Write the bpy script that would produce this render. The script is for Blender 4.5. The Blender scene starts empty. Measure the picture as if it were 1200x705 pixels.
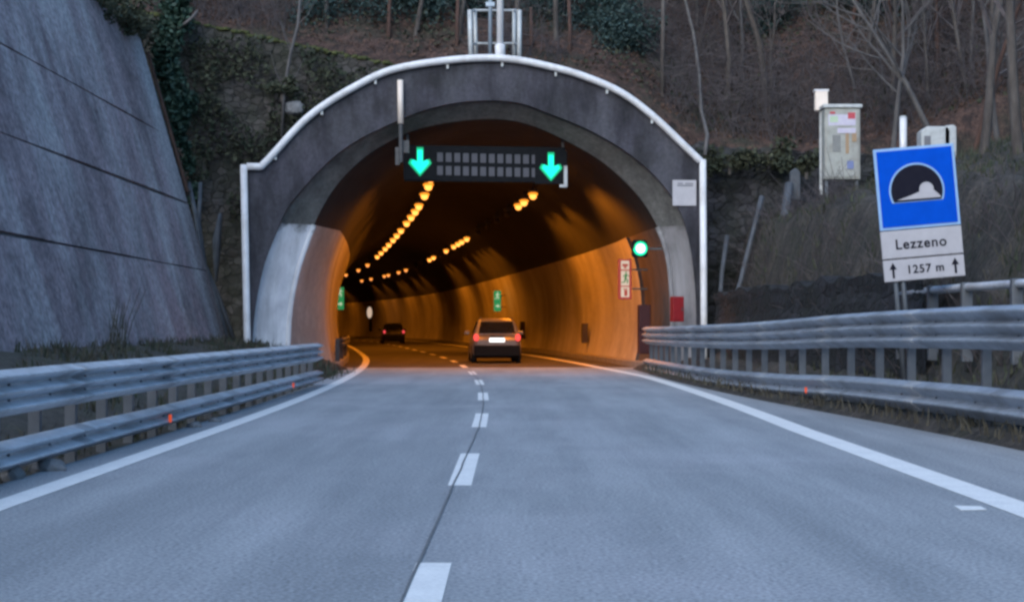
import bpy, math, random
from mathutils import Vector, Matrix, noise
random.seed(7)
R = math.radians
scene = bpy.context.scene
COL = scene.collection
PITCH = math.atan(30.5/1900.0); CAMZ = 1.27
TAU = 2*math.pi

# ------------------------------------------------------------------ camera model helpers
def at(px, py, Y):
    """point at depth Y seen at photo pixel (1200 wide)"""
    u = (px-600)/1900.0; v = (352.5-py)/1900.0
    y = math.cos(PITCH)-v*math.sin(PITCH); z = math.sin(PITCH)+v*math.cos(PITCH)
    s = Y/y
    return Vector((u*s, Y, CAMZ+z*s))

# road centre line: drop table (bends left)
_N = 1400; _H = .25
_off = [0.0]; _sl = [0.0]
for i in range(1, _N):
    Y = i*_H
    k = 0 if Y < 20 else (1/470 if Y < 72 else (1/2500 if Y < 130 else 1/400))
    _sl.append(_sl[-1]+k*_H); _off.append(_off[-1]+_sl[-1]*_H)
def rcs(Y):
    if Y <= 0: return -.42, 0.0
    f = min(Y/_H, _N-2); i = int(f); t = f-i
    return -.42-(_off[i]*(1-t)+_off[i+1]*t), _sl[i]*(1-t)+_sl[i+1]*t
def rp(Y, off, z=0.0):
    x, s = rcs(Y); n = math.hypot(1, s)
    return Vector((x+off/n, Y+off*s/n, z))

# ------------------------------------------------------------------ mesh builder
class MB:
    def __init__(self): self.v = []; self.f = []; self.mi = []
    def add(self, vs, fs, mi=0):
        b = len(self.v); self.v += [Vector(p) for p in vs]
        for f in fs: self.f.append([b+i for i in f]); self.mi.append(mi)
    def box(self, c, s, rot=None, mi=0):
        x, y, z = s[0]/2, s[1]/2, s[2]/2
        vs = [Vector((a*x, b*y, d*z)) for a in (-1, 1) for b in (-1, 1) for d in (-1, 1)]
        if rot is not None: vs = [rot @ p for p in vs]
        vs = [p+Vector(c) for p in vs]
        self.add(vs, [(0,1,3,2),(4,6,7,5),(0,4,5,1),(2,3,7,6),(0,2,6,4),(1,5,7,3)], mi)
    def tube(self, path, r, n=6, mi=0, caps=True):
        path = [Vector(p) for p in path]; m = len(path)
        rs = r if isinstance(r, (list, tuple)) else [r]*m
        vs = []; prev = None
        for i, p in enumerate(path):
            d = (path[min(i+1, m-1)]-path[max(i-1, 0)])
            d = d.normalized() if d.length > 1e-9 else Vector((0, 0, 1))
            if prev is None:
                a = Vector((1, 0, 0)) if abs(d.x) < .8 else Vector((0, 1, 0))
                prev = (a-d*a.dot(d)).normalized()
            else:
                q = prev-d*prev.dot(d)
                prev = q.normalized() if q.length > 1e-6 else prev
            w = d.cross(prev)
            for k in range(n):
                t = TAU*k/n
                vs.append(p+(prev*math.cos(t)+w*math.sin(t))*rs[i])
        fs = [(i*n+k, i*n+(k+1) % n, (i+1)*n+(k+1) % n, (i+1)*n+k) for i in range(m-1) for k in range(n)]
        if caps: fs += [tuple(range(n-1, -1, -1)), tuple((m-1)*n+k for k in range(n))]
        self.add(vs, fs, mi)
    def prism(self, poly, o, u, v, n, t, mi=0):
        """2-D polygon (a,b) in plane o+a*u+b*v, extruded t along n"""
        o, u, v, n = Vector(o), Vector(u), Vector(v), Vector(n); m = len(poly)
        vs = [o+u*a+v*b for a, b in poly]+[o+u*a+v*b+n*t for a, b in poly]
        fs = [tuple(range(m-1, -1, -1)), tuple(range(m, 2*m))]
        fs += [(i, (i+1) % m, m+(i+1) % m, m+i) for i in range(m)]
        self.add(vs, fs, mi)
    def grid(self, rows, mi=0, flip=False):
        nr, nc = len(rows), len(rows[0])
        vs = [p for r in rows for p in r]
        fs = []
        for i in range(nr-1):
            for j in range(nc-1):
                q = (i*nc+j, i*nc+j+1, (i+1)*nc+j+1, (i+1)*nc+j)
                fs.append(q[::-1] if flip else q)
        self.add(vs, fs, mi)
    def build(self, name, m, parent=None, smooth=False, bevel=0, local=False, recalc=False):
        me = bpy.data.meshes.new(name)
        vs = self.v
        if parent is not None and not local:
            inv = WORLD[parent.name].inverted(); vs = [inv @ p for p in vs]
        me.from_pydata([tuple(p) for p in vs], [], self.f)
        for mm in (m if isinstance(m, (list, tuple)) else [m]): me.materials.append(mm)
        me.polygons.foreach_set('material_index', self.mi)
        if smooth: me.polygons.foreach_set('use_smooth', [True]*len(me.polygons))
        if recalc:
            import bmesh
            bm = bmesh.new(); bm.from_mesh(me); bmesh.ops.recalc_face_normals(bm, faces=bm.faces); bm.to_mesh(me); bm.free()
        me.update()
        o = bpy.data.objects.new(name, me); COL.objects.link(o)
        WORLD[o.name] = Matrix.Identity(4) if parent is None else WORLD[parent.name]
        if parent is not None: o.parent = parent
        if bevel:
            b = o.modifiers.new('bevel', 'BEVEL'); b.width = bevel; b.segments = 2; b.limit_method = 'ANGLE'
        return o
WORLD = {}
def tag(o, label, cat=None, group=None, kind=None):
    o['label'] = label
    if cat: o['category'] = cat
    if group: o['group'] = group
    if kind: o['kind'] = kind
    return o
def thing(name, label, cat, loc=(0, 0, 0), rot=(0, 0, 0), group=None, scale=1):
    o = bpy.data.objects.new(name, None); COL.objects.link(o)
    o.location = loc; o.rotation_euler = rot; o.scale = (scale,)*3
    o.empty_display_size = .2
    from mathutils import Euler
    WORLD[o.name] = Matrix.LocRotScale(Vector(loc), Euler(rot), Vector((scale,)*3))
    return tag(o, label, cat, group)
def copy_tree(o, parent=None):
    c = o.copy(); COL.objects.link(c)
    if parent is not None: c.parent = parent
    for ch in list(o.children): copy_tree(ch, c)
    return c

# ------------------------------------------------------------------ materials
def _nt(name):
    m = bpy.data.materials.new(name); m.use_nodes = True
    return m, m.node_tree, m.node_tree.nodes['Principled BSDF']
def surf(name, c1, c2, scale=4, rough=.8, bump=.0, stretch=(1, 1, 1), detail=8, c3=None, scale3=.6, amt3=.5, metal=0, spec=.5,
         fine=None, contrast=(.35, .65), bscale=None, streak=None, worn=None):
    m, t, b = _nt(name); N = t.nodes; L = t.links
    tc = N.new('ShaderNodeTexCoord'); mp = N.new('ShaderNodeMapping'); mp.inputs['Scale'].default_value = stretch
    L.new(tc.outputs['Object'], mp.inputs['Vector'])
    def nz(sc, dt=detail, vec=None):
        n = N.new('ShaderNodeTexNoise'); n.inputs['Scale'].default_value = sc; n.inputs['Detail'].default_value = dt
        n.inputs['Roughness'].default_value = .65
        L.new(vec or mp.outputs['Vector'], n.inputs['Vector']); return n
    def ramp(src, lo, hi):
        r = N.new('ShaderNodeMapRange'); r.inputs['From Min'].default_value = lo; r.inputs['From Max'].default_value = hi
        L.new(src, r.inputs['Value']); return r.outputs['Result']
    def mix(fac, a, bb, mode='MIX', f=None):
        x = N.new('ShaderNodeMix'); x.data_type = 'RGBA'; x.blend_type = mode
        if fac is not None: L.new(fac, x.inputs[0])
        else: x.inputs[0].default_value = f
        for i, c in ((6, a), (7, bb)):
            if hasattr(c, 'links'): L.new(c, x.inputs[i])
            else: x.inputs[i].default_value = (*c, 1)
        return x.outputs[2]
    n1 = nz(scale); col = mix(ramp(n1.outputs['Fac'], *contrast), c1, c2)
    if c3 is not None:
        n3 = nz(scale3, 5, tc.outputs['Object'])
        r = ramp(n3.outputs['Fac'], .48, .68)
        mm = N.new('ShaderNodeMath'); mm.operation = 'MULTIPLY'; mm.inputs[1].default_value = amt3; L.new(r, mm.inputs[0])
        col = mix(mm.outputs[0], col, c3)
    if streak is not None:       # (colour, stretch, amount): stains with a direction of their own
        sm = N.new('ShaderNodeMapping'); sm.inputs['Scale'].default_value = streak[1]; L.new(tc.outputs['Object'], sm.inputs['Vector'])
        n4 = nz(1.0, 6, sm.outputs['Vector']); r = ramp(n4.outputs['Fac'], .45, .7)
        mm = N.new('ShaderNodeMath'); mm.operation = 'MULTIPLY'; mm.inputs[1].default_value = streak[2]; L.new(r, mm.inputs[0])
        col = mix(mm.outputs[0], col, streak[0])
    if fine:
        n5 = nz(fine[0], 3, tc.outputs['Object']); g = N.new('ShaderNodeMapRange')
        g.inputs['From Min'].default_value = .3; g.inputs['From Max'].default_value = .7
        g.inputs['To Min'].default_value = 1-fine[1]; g.inputs['To Max'].default_value = 1+fine[1]
        L.new(n5.outputs['Fac'], g.inputs['Value'])
        cc = N.new('ShaderNodeCombineColor')
        for i in range(3): L.new(g.outputs['Result'], cc.inputs[i])
        col = mix(None, col, cc.outputs['Color'], 'MULTIPLY', 1.0)
    if worn:                     # (colour, height where the paint gives out, raggedness)
        sx = N.new('ShaderNodeSeparateXYZ'); L.new(tc.outputs['Object'], sx.inputs[0])
        nw = nz(1.6, 6, tc.outputs['Object']); ma = N.new('ShaderNodeMath'); ma.operation = 'MULTIPLY_ADD'
        L.new(nw.outputs['Fac'], ma.inputs[0]); ma.inputs[1].default_value = worn[2]; L.new(sx.outputs['Z'], ma.inputs[2])
        col = mix(ramp(ma.outputs[0], worn[1], worn[1]+.35), col, worn[0])
    L.new(col, b.inputs['Base Color'])
    b.inputs['Roughness'].default_value = rough; b.inputs['Metallic'].default_value = metal
    b.inputs['Specular IOR Level'].default_value = spec
    if bump:
        bn = nz(bscale or scale*2, 8); bp = N.new('ShaderNodeBump'); bp.inputs['Strength'].default_value = bump; bp.inputs['Distance'].default_value = .1
        L.new(bn.outputs['Fac'], bp.inputs['Height']); L.new(bp.outputs['Normal'], b.inputs['Normal'])
    return m
def emit(name, c, s):
    m, t, b = _nt(name)
    b.inputs['Base Color'].default_value = (*[min(1, x)*.4 for x in c], 1)
    b.inputs['Emission Color'].default_value = (*c, 1); b.inputs['Emission Strength'].default_value = s
    return m
def stone(name, ca, cb, mortar, scale, green=None, gamt=.5):
    m, t, b = _nt(name); N = t.nodes; L = t.links
    tc = N.new('ShaderNodeTexCoord'); mp = N.new('ShaderNodeMapping'); mp.inputs['Scale'].default_value = (1, 1, 1.5)
    L.new(tc.outputs['Object'], mp.inputs['Vector'])
    nw = N.new('ShaderNodeTexNoise'); nw.inputs['Scale'].default_value = 2.2; L.new(mp.outputs[0], nw.inputs['Vector'])
    add = N.new('ShaderNodeMix'); add.data_type = 'RGBA'; add.blend_type = 'LINEAR_LIGHT'; add.inputs[0].default_value = .12
    L.new(mp.outputs[0], add.inputs[6]); L.new(nw.outputs['Color'], add.inputs[7])
    v = N.new('ShaderNodeTexVoronoi'); v.inputs['Scale'].default_value = scale; L.new(add.outputs[2], v.inputs['Vector'])
    e = N.new('ShaderNodeTexVoronoi'); e.feature = 'DISTANCE_TO_EDGE'; e.inputs['Scale'].default_value = scale; L.new(add.outputs[2], e.inputs['Vector'])
    sx = N.new('ShaderNodeSeparateColor'); L.new(v.outputs['Color'], sx.inputs[0])
    m1 = N.new('ShaderNodeMix'); m1.data_type = 'RGBA'; L.new(sx.outputs[0], m1.inputs[0]); m1.inputs[6].default_value = (*ca, 1); m1.inputs[7].default_value = (*cb, 1)
    r = N.new('ShaderNodeMapRange'); r.inputs['From Max'].default_value = .09; L.new(e.outputs['Distance'], r.inputs['Value'])
    m2 = N.new('ShaderNodeMix'); m2.data_type = 'RGBA'; L.new(r.outputs[0], m2.inputs[0]); m2.inputs[6].default_value = (*mortar, 1); L.new(m1.outputs[2], m2.inputs[7])
    out = m2.outputs[2]
    if green:
        n = N.new('ShaderNodeTexNoise'); n.inputs['Scale'].default_value = .9; n.inputs['Detail'].default_value = 9; n.inputs['Roughness'].default_value = .7; L.new(tc.outputs['Object'], n.inputs['Vector'])
        rr = N.new('ShaderNodeMapRange'); rr.inputs['From Min'].default_value = .42; rr.inputs['From Max'].default_value = .62; rr.inputs['To Max'].default_value = gamt; L.new(n.outputs['Fac'], rr.inputs['Value'])
        m3 = N.new('ShaderNodeMix'); m3.data_type = 'RGBA'; L.new(rr.outputs[0], m3.inputs[0]); L.new(out, m3.inputs[6]); m3.inputs[7].default_value = (*green, 1); out = m3.outputs[2]
    L.new(out, b.inputs['Base Color']); b.inputs['Roughness'].default_value = .92
    bp = N.new('ShaderNodeBump'); bp.inputs['Strength'].default_value = .6; bp.inputs['Distance'].default_value = .07
    L.new(r.outputs[0], bp.inputs['Height']); L.new(bp.outputs['Normal'], b.inputs['Normal'])
    return m

M = {}
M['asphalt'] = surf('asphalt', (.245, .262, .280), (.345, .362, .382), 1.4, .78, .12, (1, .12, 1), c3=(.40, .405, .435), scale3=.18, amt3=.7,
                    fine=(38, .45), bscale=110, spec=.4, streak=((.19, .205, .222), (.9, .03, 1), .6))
M['asphalt_dark'] = surf('dark_asphalt', (.028, .026, .026), (.050, .047, .045), 1.4, .8, .1, (1, .12, 1), fine=(55, .3), bscale=90)  # darker base colours for the road past the tunnel mouth
M['paint_road'] = surf('road_paint', (.86, .86, .84), (.76, .76, .75), 3, .6, .05, fine=(40, .12))
M['joint'] = surf('joint_sealant', (.11, .115, .12), (.16, .165, .17), 5, .7)
M['soil'] = surf('verge_soil', (.045, .040, .034), (.09, .08, .066), 5, .95, .7, c3=(.05, .06, .03), scale3=1.2, amt3=.6, fine=(30, .5))
M['litter'] = surf('hill_leaf_litter', (.018, .014, .014), (.105, .060, .047), 3.2, .95, .9, c3=(.028, .034, .022), scale3=.45, amt3=.8, fine=(14, .6))
M['bank'] = surf('bank_grass', (.030, .027, .024), (.085, .072, .060), 3.0, .95, .8, (1, 1, .35), c3=(.034, .040, .024), scale3=.7, amt3=.6, fine=(12, .6), streak=((.020, .019, .019), (2.2, 2.2, .35), .7))
M['conc_wall'] = surf('retaining_wall_concrete', (.20, .158, .168), (.35, .275, .288), 1.1, .9, .45, (1, 1, .35), c3=(.13, .10, .105), scale3=.4, amt3=.9, fine=(8, .42), bscale=7,
                      streak=((.52, .50, .50), (.3, .40, .07), .85))
M['groove'] = surf('wall_joint_dark', (.09, .085, .085), (.13, .12, .12), 4, .95)
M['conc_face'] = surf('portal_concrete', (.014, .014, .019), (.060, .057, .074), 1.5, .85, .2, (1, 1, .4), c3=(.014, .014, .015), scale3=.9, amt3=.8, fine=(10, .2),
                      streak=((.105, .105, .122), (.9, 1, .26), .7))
M['conc_lip'] = surf('lip_concrete', (.11, .11, .105), (.18, .178, .168), 2.2, .85, .15, c3=(.05, .05, .045), scale3=.6, amt3=.6, fine=(10, .2))
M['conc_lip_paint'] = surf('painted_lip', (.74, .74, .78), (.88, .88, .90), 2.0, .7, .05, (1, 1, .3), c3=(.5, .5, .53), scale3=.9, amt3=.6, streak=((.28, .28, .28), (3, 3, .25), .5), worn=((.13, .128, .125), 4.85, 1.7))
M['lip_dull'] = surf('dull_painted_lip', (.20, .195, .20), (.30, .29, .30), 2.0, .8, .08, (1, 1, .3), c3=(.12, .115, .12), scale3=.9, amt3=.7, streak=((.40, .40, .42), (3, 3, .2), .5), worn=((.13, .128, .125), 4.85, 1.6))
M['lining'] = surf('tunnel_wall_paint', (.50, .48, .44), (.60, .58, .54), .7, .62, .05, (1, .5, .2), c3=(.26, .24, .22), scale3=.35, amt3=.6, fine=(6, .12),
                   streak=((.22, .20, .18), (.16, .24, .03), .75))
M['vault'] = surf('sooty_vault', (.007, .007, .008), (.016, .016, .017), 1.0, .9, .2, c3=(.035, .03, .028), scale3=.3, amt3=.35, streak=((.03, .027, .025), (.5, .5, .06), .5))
M['conc_dark'] = surf('dark_concrete', (.07, .06, .058), (.12, .10, .095), 1.2, .9, .1, (1, 1, .3), c3=(.035, .03, .03), scale3=.6, amt3=.6)
M['kerb'] = surf('kerb_concrete', (.20, .195, .19), (.30, .29, .28), 3, .85, .1)
M['galv'] = surf('galvanised_steel', (.56, .59, .63), (.70, .73, .77), 3, .45, .02, c3=(.33, .33, .34), scale3=1.2, amt3=.7, metal=.3, fine=(14, .12))
M['galv_seam'] = surf('seam_steel', (.40, .42, .45), (.52, .54, .57), 3, .5, .02, c3=(.22, .20, .18), scale3=4, amt3=.6, metal=.3)
M['galv_shade'] = surf('shaded_galvanised_steel', (.36, .40, .45), (.48, .52, .57), 3, .5, .02, c3=(.22, .225, .24), scale3=1.2, amt3=.7, metal=.45, fine=(14, .12))  # rail steel darkened by colour for the side turned from open sky
M['galv_post'] = surf('galvanised_post', (.12, .135, .155), (.17, .185, .205), 3, .55, .02, metal=.5)
M['white'] = surf('white_painted_metal', (.82, .82, .83), (.74, .74, .76), 4, .42, 0, c3=(.48, .46, .44), scale3=1.6, amt3=.55, streak=((.36, .30, .26), (5, 5, .6), .25))
M['warmwhite'] = surf('cream_plastic', (.88, .76, .66), (.82, .70, .60), 6, .4)
M['greyblue'] = surf('grey_blue_metal', (.35, .43, .52), (.42, .50, .58), 5, .5, metal=.2)
M['palegrey'] = surf('pale_grey_metal', (.48, .50, .50), (.60, .62, .62), 4, .55, metal=.2, c3=(.30, .30, .29), scale3=3, amt3=.5)
M['dark'] = surf('black_metal', (.006, .007, .009), (.010, .011, .013), 6, .6, spec=.12)
M['darkgrey'] = surf('dark_grey_metal', (.06, .062, .065), (.09, .09, .095), 6, .6)
M['led_off'] = surf('unlit_matrix', (.065, .064, .078), (.10, .098, .112), 40, .6)
M['red'] = surf('red_enamel', (.32, .015, .02), (.26, .012, .016), 6, .5)
M['red_dark'] = surf('dull_red_enamel', (.06, .006, .008), (.04, .005, .006), 6, .6)
M['sign_white'] = surf('sign_white_film', (.50, .485, .51), (.44, .425, .45), 5, .6)
M['sign_blue'] = surf('sign_blue_film', (.0, .085, .60), (.0, .075, .54), 5, .7, spec=.08)
M['sign_edge'] = surf('sign_edge_film', (.30, .48, .75), (.26, .44, .70), 5, .45)
M['sign_black'] = surf('sign_black_film', (.012, .012, .022), (.016, .016, .026), 5, .7, spec=.08)
M['sign_grey'] = surf('sign_grey_print', (.16, .16, .18), (.2, .2, .22), 5, .5)
M['green_arrow'] = emit('green_arrow_lit', (.0, 1.0, .66), 0.26)
M['green_edge'] = emit('green_arrow_rim', (.0, .55, .22), 0.16)
M['green_core'] = emit('green_core', (.75, 1.0, .92), 0.5)
M['green_lens'] = emit('green_lens', (.0, .95, .42), 0.26)
M['exit_green'] = emit('exit_green_lit', (.02, .30, .10), 0.16)
M['exit_white'] = emit('exit_white_lit', (.55, .75, .50), 0.16)
M['info_white'] = emit('info_white_lit', (.70, .55, .42), 0.16)
M['info_red'] = emit('info_red_lit', (.42, .05, .03), 0.14)
M['info_green'] = emit('info_green_lit', (.05, .22, .06), 0.12)
M['lamp_on'] = emit('sodium_lamp_lit', (1.0, .33, .06), .62)
M['lamp_rim'] = emit('sodium_lamp_rim', (1.0, .30, .02), 0.3)
M['lamp_far'] = emit('sodium_lamp_far', (1.0, .33, .09), .32)
M['lamp_off'] = surf('lamp_glass_off', (.08, .075, .07), (.1, .095, .09), 5, .4)
M['orange_refl'] = emit('orange_reflector', (.9, .10, .02), 0.12)  # faint glow painted in for returned light; the reflector is no lamp
M['tail'] = emit('tail_light_lit', (1.0, .07, .06), .3)
M['tail_dim'] = emit('tail_light_far', (1.0, .08, .10), 0.2)
M['plate'] = emit('number_plate_glow', (1, 1, .97), 0.4)  # plate itself glows in place of its lamp's light
M['silver'] = surf('silver_car_paint', (.19, .185, .18), (.22, .21, .205), 3, .35, metal=.3)
M['darkcar'] = surf('dark_car_paint', (.025, .025, .03), (.03, .03, .035), 3, .3)
M['glass'] = surf('car_glass', (.012, .013, .015), (.015, .016, .018), 3, .08)
M['rubber'] = surf('tyre_rubber', (.016, .016, .016), (.022, .022, .022), 9, .85)
M['rim'] = surf('alloy_rim', (.35, .35, .35), (.4, .4, .4), 5, .35, metal=.8)
M['bark'] = surf('grey_bark', (.055, .046, .042), (.12, .105, .095), 5, .95, .5, (1, 1, .3))
M['bark_pale'] = surf('pale_bark', (.075, .070, .070), (.135, .126, .124), 5, .95, .4, (1, 1, .3))
M['bark_red'] = surf('reddish_bark', (.060, .034, .027), (.10, .055, .042), 5, .95, .4, (1, 1, .3))
M['twig'] = surf('twigs', (.050, .042, .044), (.12, .102, .104), 3, .95)
M['ivy'] = surf('ivy_leaves', (.012, .040, .028), (.035, .075, .050), 2.5, .65, fine=(12, .5))
M['ever'] = surf('evergreen_needles', (.018, .044, .044), (.042, .076, .072), 2.0, .75, fine=(9, .5))
M['bramble'] = surf('bramble_leaves', (.022, .034, .020), (.065, .070, .042), 2.0, .9, fine=(9, .5))
M['deadleaf'] = surf('dead_leaves', (.048, .028, .022), (.135, .080, .060), 1.5, .95, fine=(14, .5))
M['drygrass'] = surf('dry_grass', (.045, .041, .030), (.10, .09, .066), 2.5, .95)
M['moss'] = surf('moss', (.045, .055, .018), (.085, .095, .03), 4, .95, .4)
M['rock'] = surf('pale_rock', (.13, .135, .14), (.25, .25, .255), 5, .9, .5)
M['stone_l'] = stone('mossy_masonry', (.040, .036, .034), (.095, .086, .082), (.026, .025, .022), 3.4, (.028, .031, .020), .85)
M['stone_shade'] = stone('shade_black_masonry', (.014, .014, .018), (.036, .036, .042), (.010, .010, .011), 3.0, (.012, .015, .012), .8)  # near-black tones stand in for the shade under the bank
M['stone_r'] = stone('dark_masonry', (.030, .030, .036), (.075, .072, .080), (.020, .020, .022), 3.2, (.022, .026, .018), .8)
M['pipe'] = surf('weathered_pipe', (.06, .072, .09), (.10, .112, .13), 3, .7, c3=(.05, .05, .055), scale3=1.4, amt3=.6)
M['cab'] = surf('cabinet_paint', (.34, .35, .32), (.44, .45, .42), 3, .7, c3=(.22, .21, .18), scale3=2.4, amt3=.6, streak=((.25, .23, .2), (4, 4, .5), .5))
M['st_pale'] = surf('sticker_pale', (.52, .48, .62), (.6, .58, .66), 9, .6)
M['st_red'] = surf('sticker_red', (.55, .08, .10), (.45, .06, .08), 9, .6)
M['st_green'] = surf('sticker_green', (.42, .56, .40), (.5, .62, .45), 9, .6)
M['st_orange'] = surf('sticker_orange', (.40, .26, .14), (.34, .24, .16), 9, .6)
M['st_blue'] = surf('sticker_blue', (.16, .20, .42), (.2, .24, .40), 9, .6)
M['st_grey'] = surf('sticker_grey', (.24, .25, .24), (.2, .2, .2), 9, .6)

# ------------------------------------------------------------------ world, sun, camera
w = bpy.data.worlds.new('World'); scene.world = w; w.use_nodes = True
nt = w.node_tree; bg = nt.nodes['Background']
sky = nt.nodes.new('ShaderNodeTexSky'); sky.sky_type = 'NISHITA'; sky.sun_disc = False
SUN_EL, SUN_AZ = R(7), R(205)
sky.sun_elevation = SUN_EL; sky.sun_rotation = SUN_AZ; sky.air_density = 1.0; sky.dust_density = 1.0; sky.ozone_density = 3.0
nt.links.new(sky.outputs['Color'], bg.inputs['Color']); bg.inputs['Strength'].default_value = .14
sl = bpy.data.lights.new('sun', 'SUN'); sl.energy = .5; sl.angle = R(60); sl.color = (1, .95, .90)
so = bpy.data.objects.new('sun', sl); COL.objects.link(so)
sd = Vector((math.sin(SUN_AZ)*math.cos(R(35)), math.cos(SUN_AZ)*math.cos(R(35)), math.sin(R(35))))
so.rotation_euler = sd.to_track_quat('Z', 'Y').to_euler()
cd = bpy.data.cameras.new('camera'); cam = bpy.data.objects.new('camera', cd); COL.objects.link(cam)
cam.location = (0, 0, CAMZ); cam.rotation_euler = (R(90)+PITCH, 0, 0)
cd.sensor_width = 36; cd.lens = 36*1900/1200; cd.clip_start = .1; cd.clip_end = 2000
scene.camera = cam
scene.view_settings.view_transform = 'Standard'; scene.view_settings.look = 'None'
scene.view_settings.gamma = 1; scene.view_settings.exposure = 2.25
scene.render.engine = 'CYCLES'
cy = scene.cycles; cy.use_denoising = True; cy.pixel_filter_type = 'BLACKMAN_HARRIS'; cy.filter_width = 2.8
cy.max_bounces = 5; cy.diffuse_bounces = 3; cy.glossy_bounces = 2; cy.sample_clamp_indirect = 6
cy.use_light_tree = True

# ------------------------------------------------------------------ right guard rail path
RR = [(-6, 6.1, 1.51), (4, 6.0, 1.51), (10, 5.78, 1.51), (16, 5.58, 1.51), (18, 5.46, 1.51), (20.5, 5.28, 1.50), (24, 4.98, 1.475), (27, 4.68, 1.395),
      (32, 4.33, 1.33), (38, 4.08, 1.30), (47.2, 3.92, 1.275)]
def rail_r(Y):
    for (a, xa, za), (b, xb, zb) in zip(RR, RR[1:]):
        if Y <= b:
            t = (Y-a)/(b-a); t = max(0, min(1, t)); return xa+(xb-xa)*t, za+(zb-za)*t
    return RR[-1][1], RR[-1][2]
def sm(fn, Y, h=2.0):
    vals = [fn(Y+d*h) for d in (-1, -.5, 0, .5, 1)]
    return tuple(sum(v[i] for v in vals)/5 for i in range(len(vals[0])))

# ------------------------------------------------------------------ setting: ground, road, verges
g = MB(); g.grid([[Vector((-300, -250, -.3)), Vector((300, -250, -.3))], [Vector((-300, 400, -.3)), Vector((300, 400, -.3))]], flip=False)
tag(g.build('ground', M['soil']), 'dark soil ground around the road', kind='structure')
TUN0, TUN1 = 50.0, 262.0
rows = []
Y = -12.0
while Y < TUN1+1:
    if Y < 44: l = rp(Y, -3.72); r = Vector((sm(rail_r, Y)[0]-.28, Y, 0))
    else: l = rp(Y, -3.9); r = rp(Y, 5.35)
    if 44 <= Y < 50:
        t = (Y-44)/6; a = Vector((sm(rail_r, 44)[0]-.28+.25*t, Y, 0)); r = a.lerp(rp(Y, 5.35), t)
        l = rp(Y, -3.72-.18*t)
    rows.append([l.lerp(r, i/10) for i in range(11)]); Y += 1.0
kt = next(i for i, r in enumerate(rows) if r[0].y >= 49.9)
m = MB(); m.grid(rows[:kt+1]); tag(m.build('road', M['asphalt']), 'grey asphalt two lane road leading to the tunnel', kind='structure')
m = MB(); m.grid(rows[kt:]); tag(m.build('tunnel_road', M['asphalt_dark']), 'dark pavement inside the tunnel bending left', kind='structure')
def stripe(Y0, Y1, off, wd, z=.004, step=1.0, offs=None):
    m = MB(); n = max(2, int((Y1-Y0)/step)+1); rows = []
    for i in range(n):
        Y = Y0+(Y1-Y0)*i/(n-1); o = offs(Y) if offs else off
        rows.append([rp(Y, o-wd/2, z), rp(Y, o+wd/2, z)])
    m.grid(rows); return m
tag(stripe(-10, 240, -3.23, .24).build('edge_line', M['paint_road']), 'solid white line along the left edge of the road', kind='structure')
def roff(Y): return 3.98 if Y < 20 else (3.98+.36*(Y-20)/21 if Y < 41 else max(4.18, 4.34-.16*(Y-41)/10))
tag(stripe(-10, 240, 0, .31, offs=roff).build('edge_line', M['paint_road']), 'solid white line along the right edge of the road', kind='structure')
for k in range(-1, 22):
    e = 8.75+7.55*k
    o = stripe(e-3.3, e, 0, .19, step=.8).build('lane_dash', M['paint_road'])
    tag(o, 'white dash of the centre line between the two lanes', group='dashes of the centre line', kind='structure')
def joff(Y): return -.10+.10*min(1, max(0, (Y-6)/14))+.012*noise.noise((Y*.8, 0, 0))
tag(stripe(-5, 48, 0, .016, z=.008, step=.4, offs=joff).build('road_joint', M['joint']), 'dark paving seam running along the centre dashes', kind='structure')
m = MB(); m.prism([(-.09, -.14), (.10, -.10), (.12, .12), (-.06, .15)], at(1135, 595, 11.37)*1, (1, 0, 0), (0, 1, 0), (0, 0, 1), .003)
for v in m.v: v.z = .004 if v.z < .003+m.v[0].z-.001 else .006
tag(m.build('paint_spot', M['paint_road']), 'small faded white paint mark beside the right edge line', kind='structure')

def nz(x, y, s, a): return a*noise.noise((x*s, y*s, 3.1))
# left verge up to the retaining wall
prof = [(-3.9, -.04), (-4.3, -.06), (-4.8, .0), (-5.4, .25), (-6.2, .55), (-7.2, .80), (-8.6, .92)]
rows = []
Y = -12.0
while Y < 50:
    dx = (rcs(Y)[0]+.42)
    row = []
    for i, (x, z) in enumerate(prof):
        xx = x+dx*(1 if i < 2 else .2) + (0 if i < 1 else nz(Y, i, .9, .1))
        row.append(Vector((xx, Y, z+(0 if i < 1 else nz(Y*1.3, i*3, .8, .09)))))
    rows.append(row); Y += .5
m = MB(); m.grid(rows, flip=True); vl = m.build('verge', M['soil'], smooth=True); tag(vl, 'dark weedy verge between left guard rail and concrete wall', kind='structure')

# hillside (behind the portal) and right bank as one height function
def zf(X):
    pts = [(-60, 13), (-14, 11.4), (-11, 10.7), (-3.2, 9.3), (0, 9.2), (3, 8.7), (5.8, 6.9), (9, 6.5), (12, 6.9), (20, 10), (40, 18), (80, 26)]
    for (a, za), (b, zb) in zip(pts, pts[1:]):
        if X <= b: return za+(zb-za)*max(0, (X-a)/(b-a))
    return pts[-1][1]
WALLY = 49.3
def bank_x0(Y): return 7.1 if Y < 26 else 7.1-1.0*min(1, (Y-26)/19)
def bank(X, Y):
    d = X-bank_x0(Y)
    k = min(1.0, max(0.0, (Y-22)/18))
    if d < 0: return .12+.25*max(0, 1+d/1.4)
    sl_ = 1.35+2.3*k; zt = 3.3+.9*k; dt = (zt-.37)/sl_
    if d < dt: return .37+sl_*d
    return zt+(d-dt)*(.50-.18*k)
def hill(X, Y):
    n = nz(X, Y, .22, .55)+nz(X, Y, .7, .22)+nz(X, Y, 2.0, .08)
    return zf(X)+.85*(Y-WALLY)+n*min(1, (Y-WALLY)/3+.25)
rows = []
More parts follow.
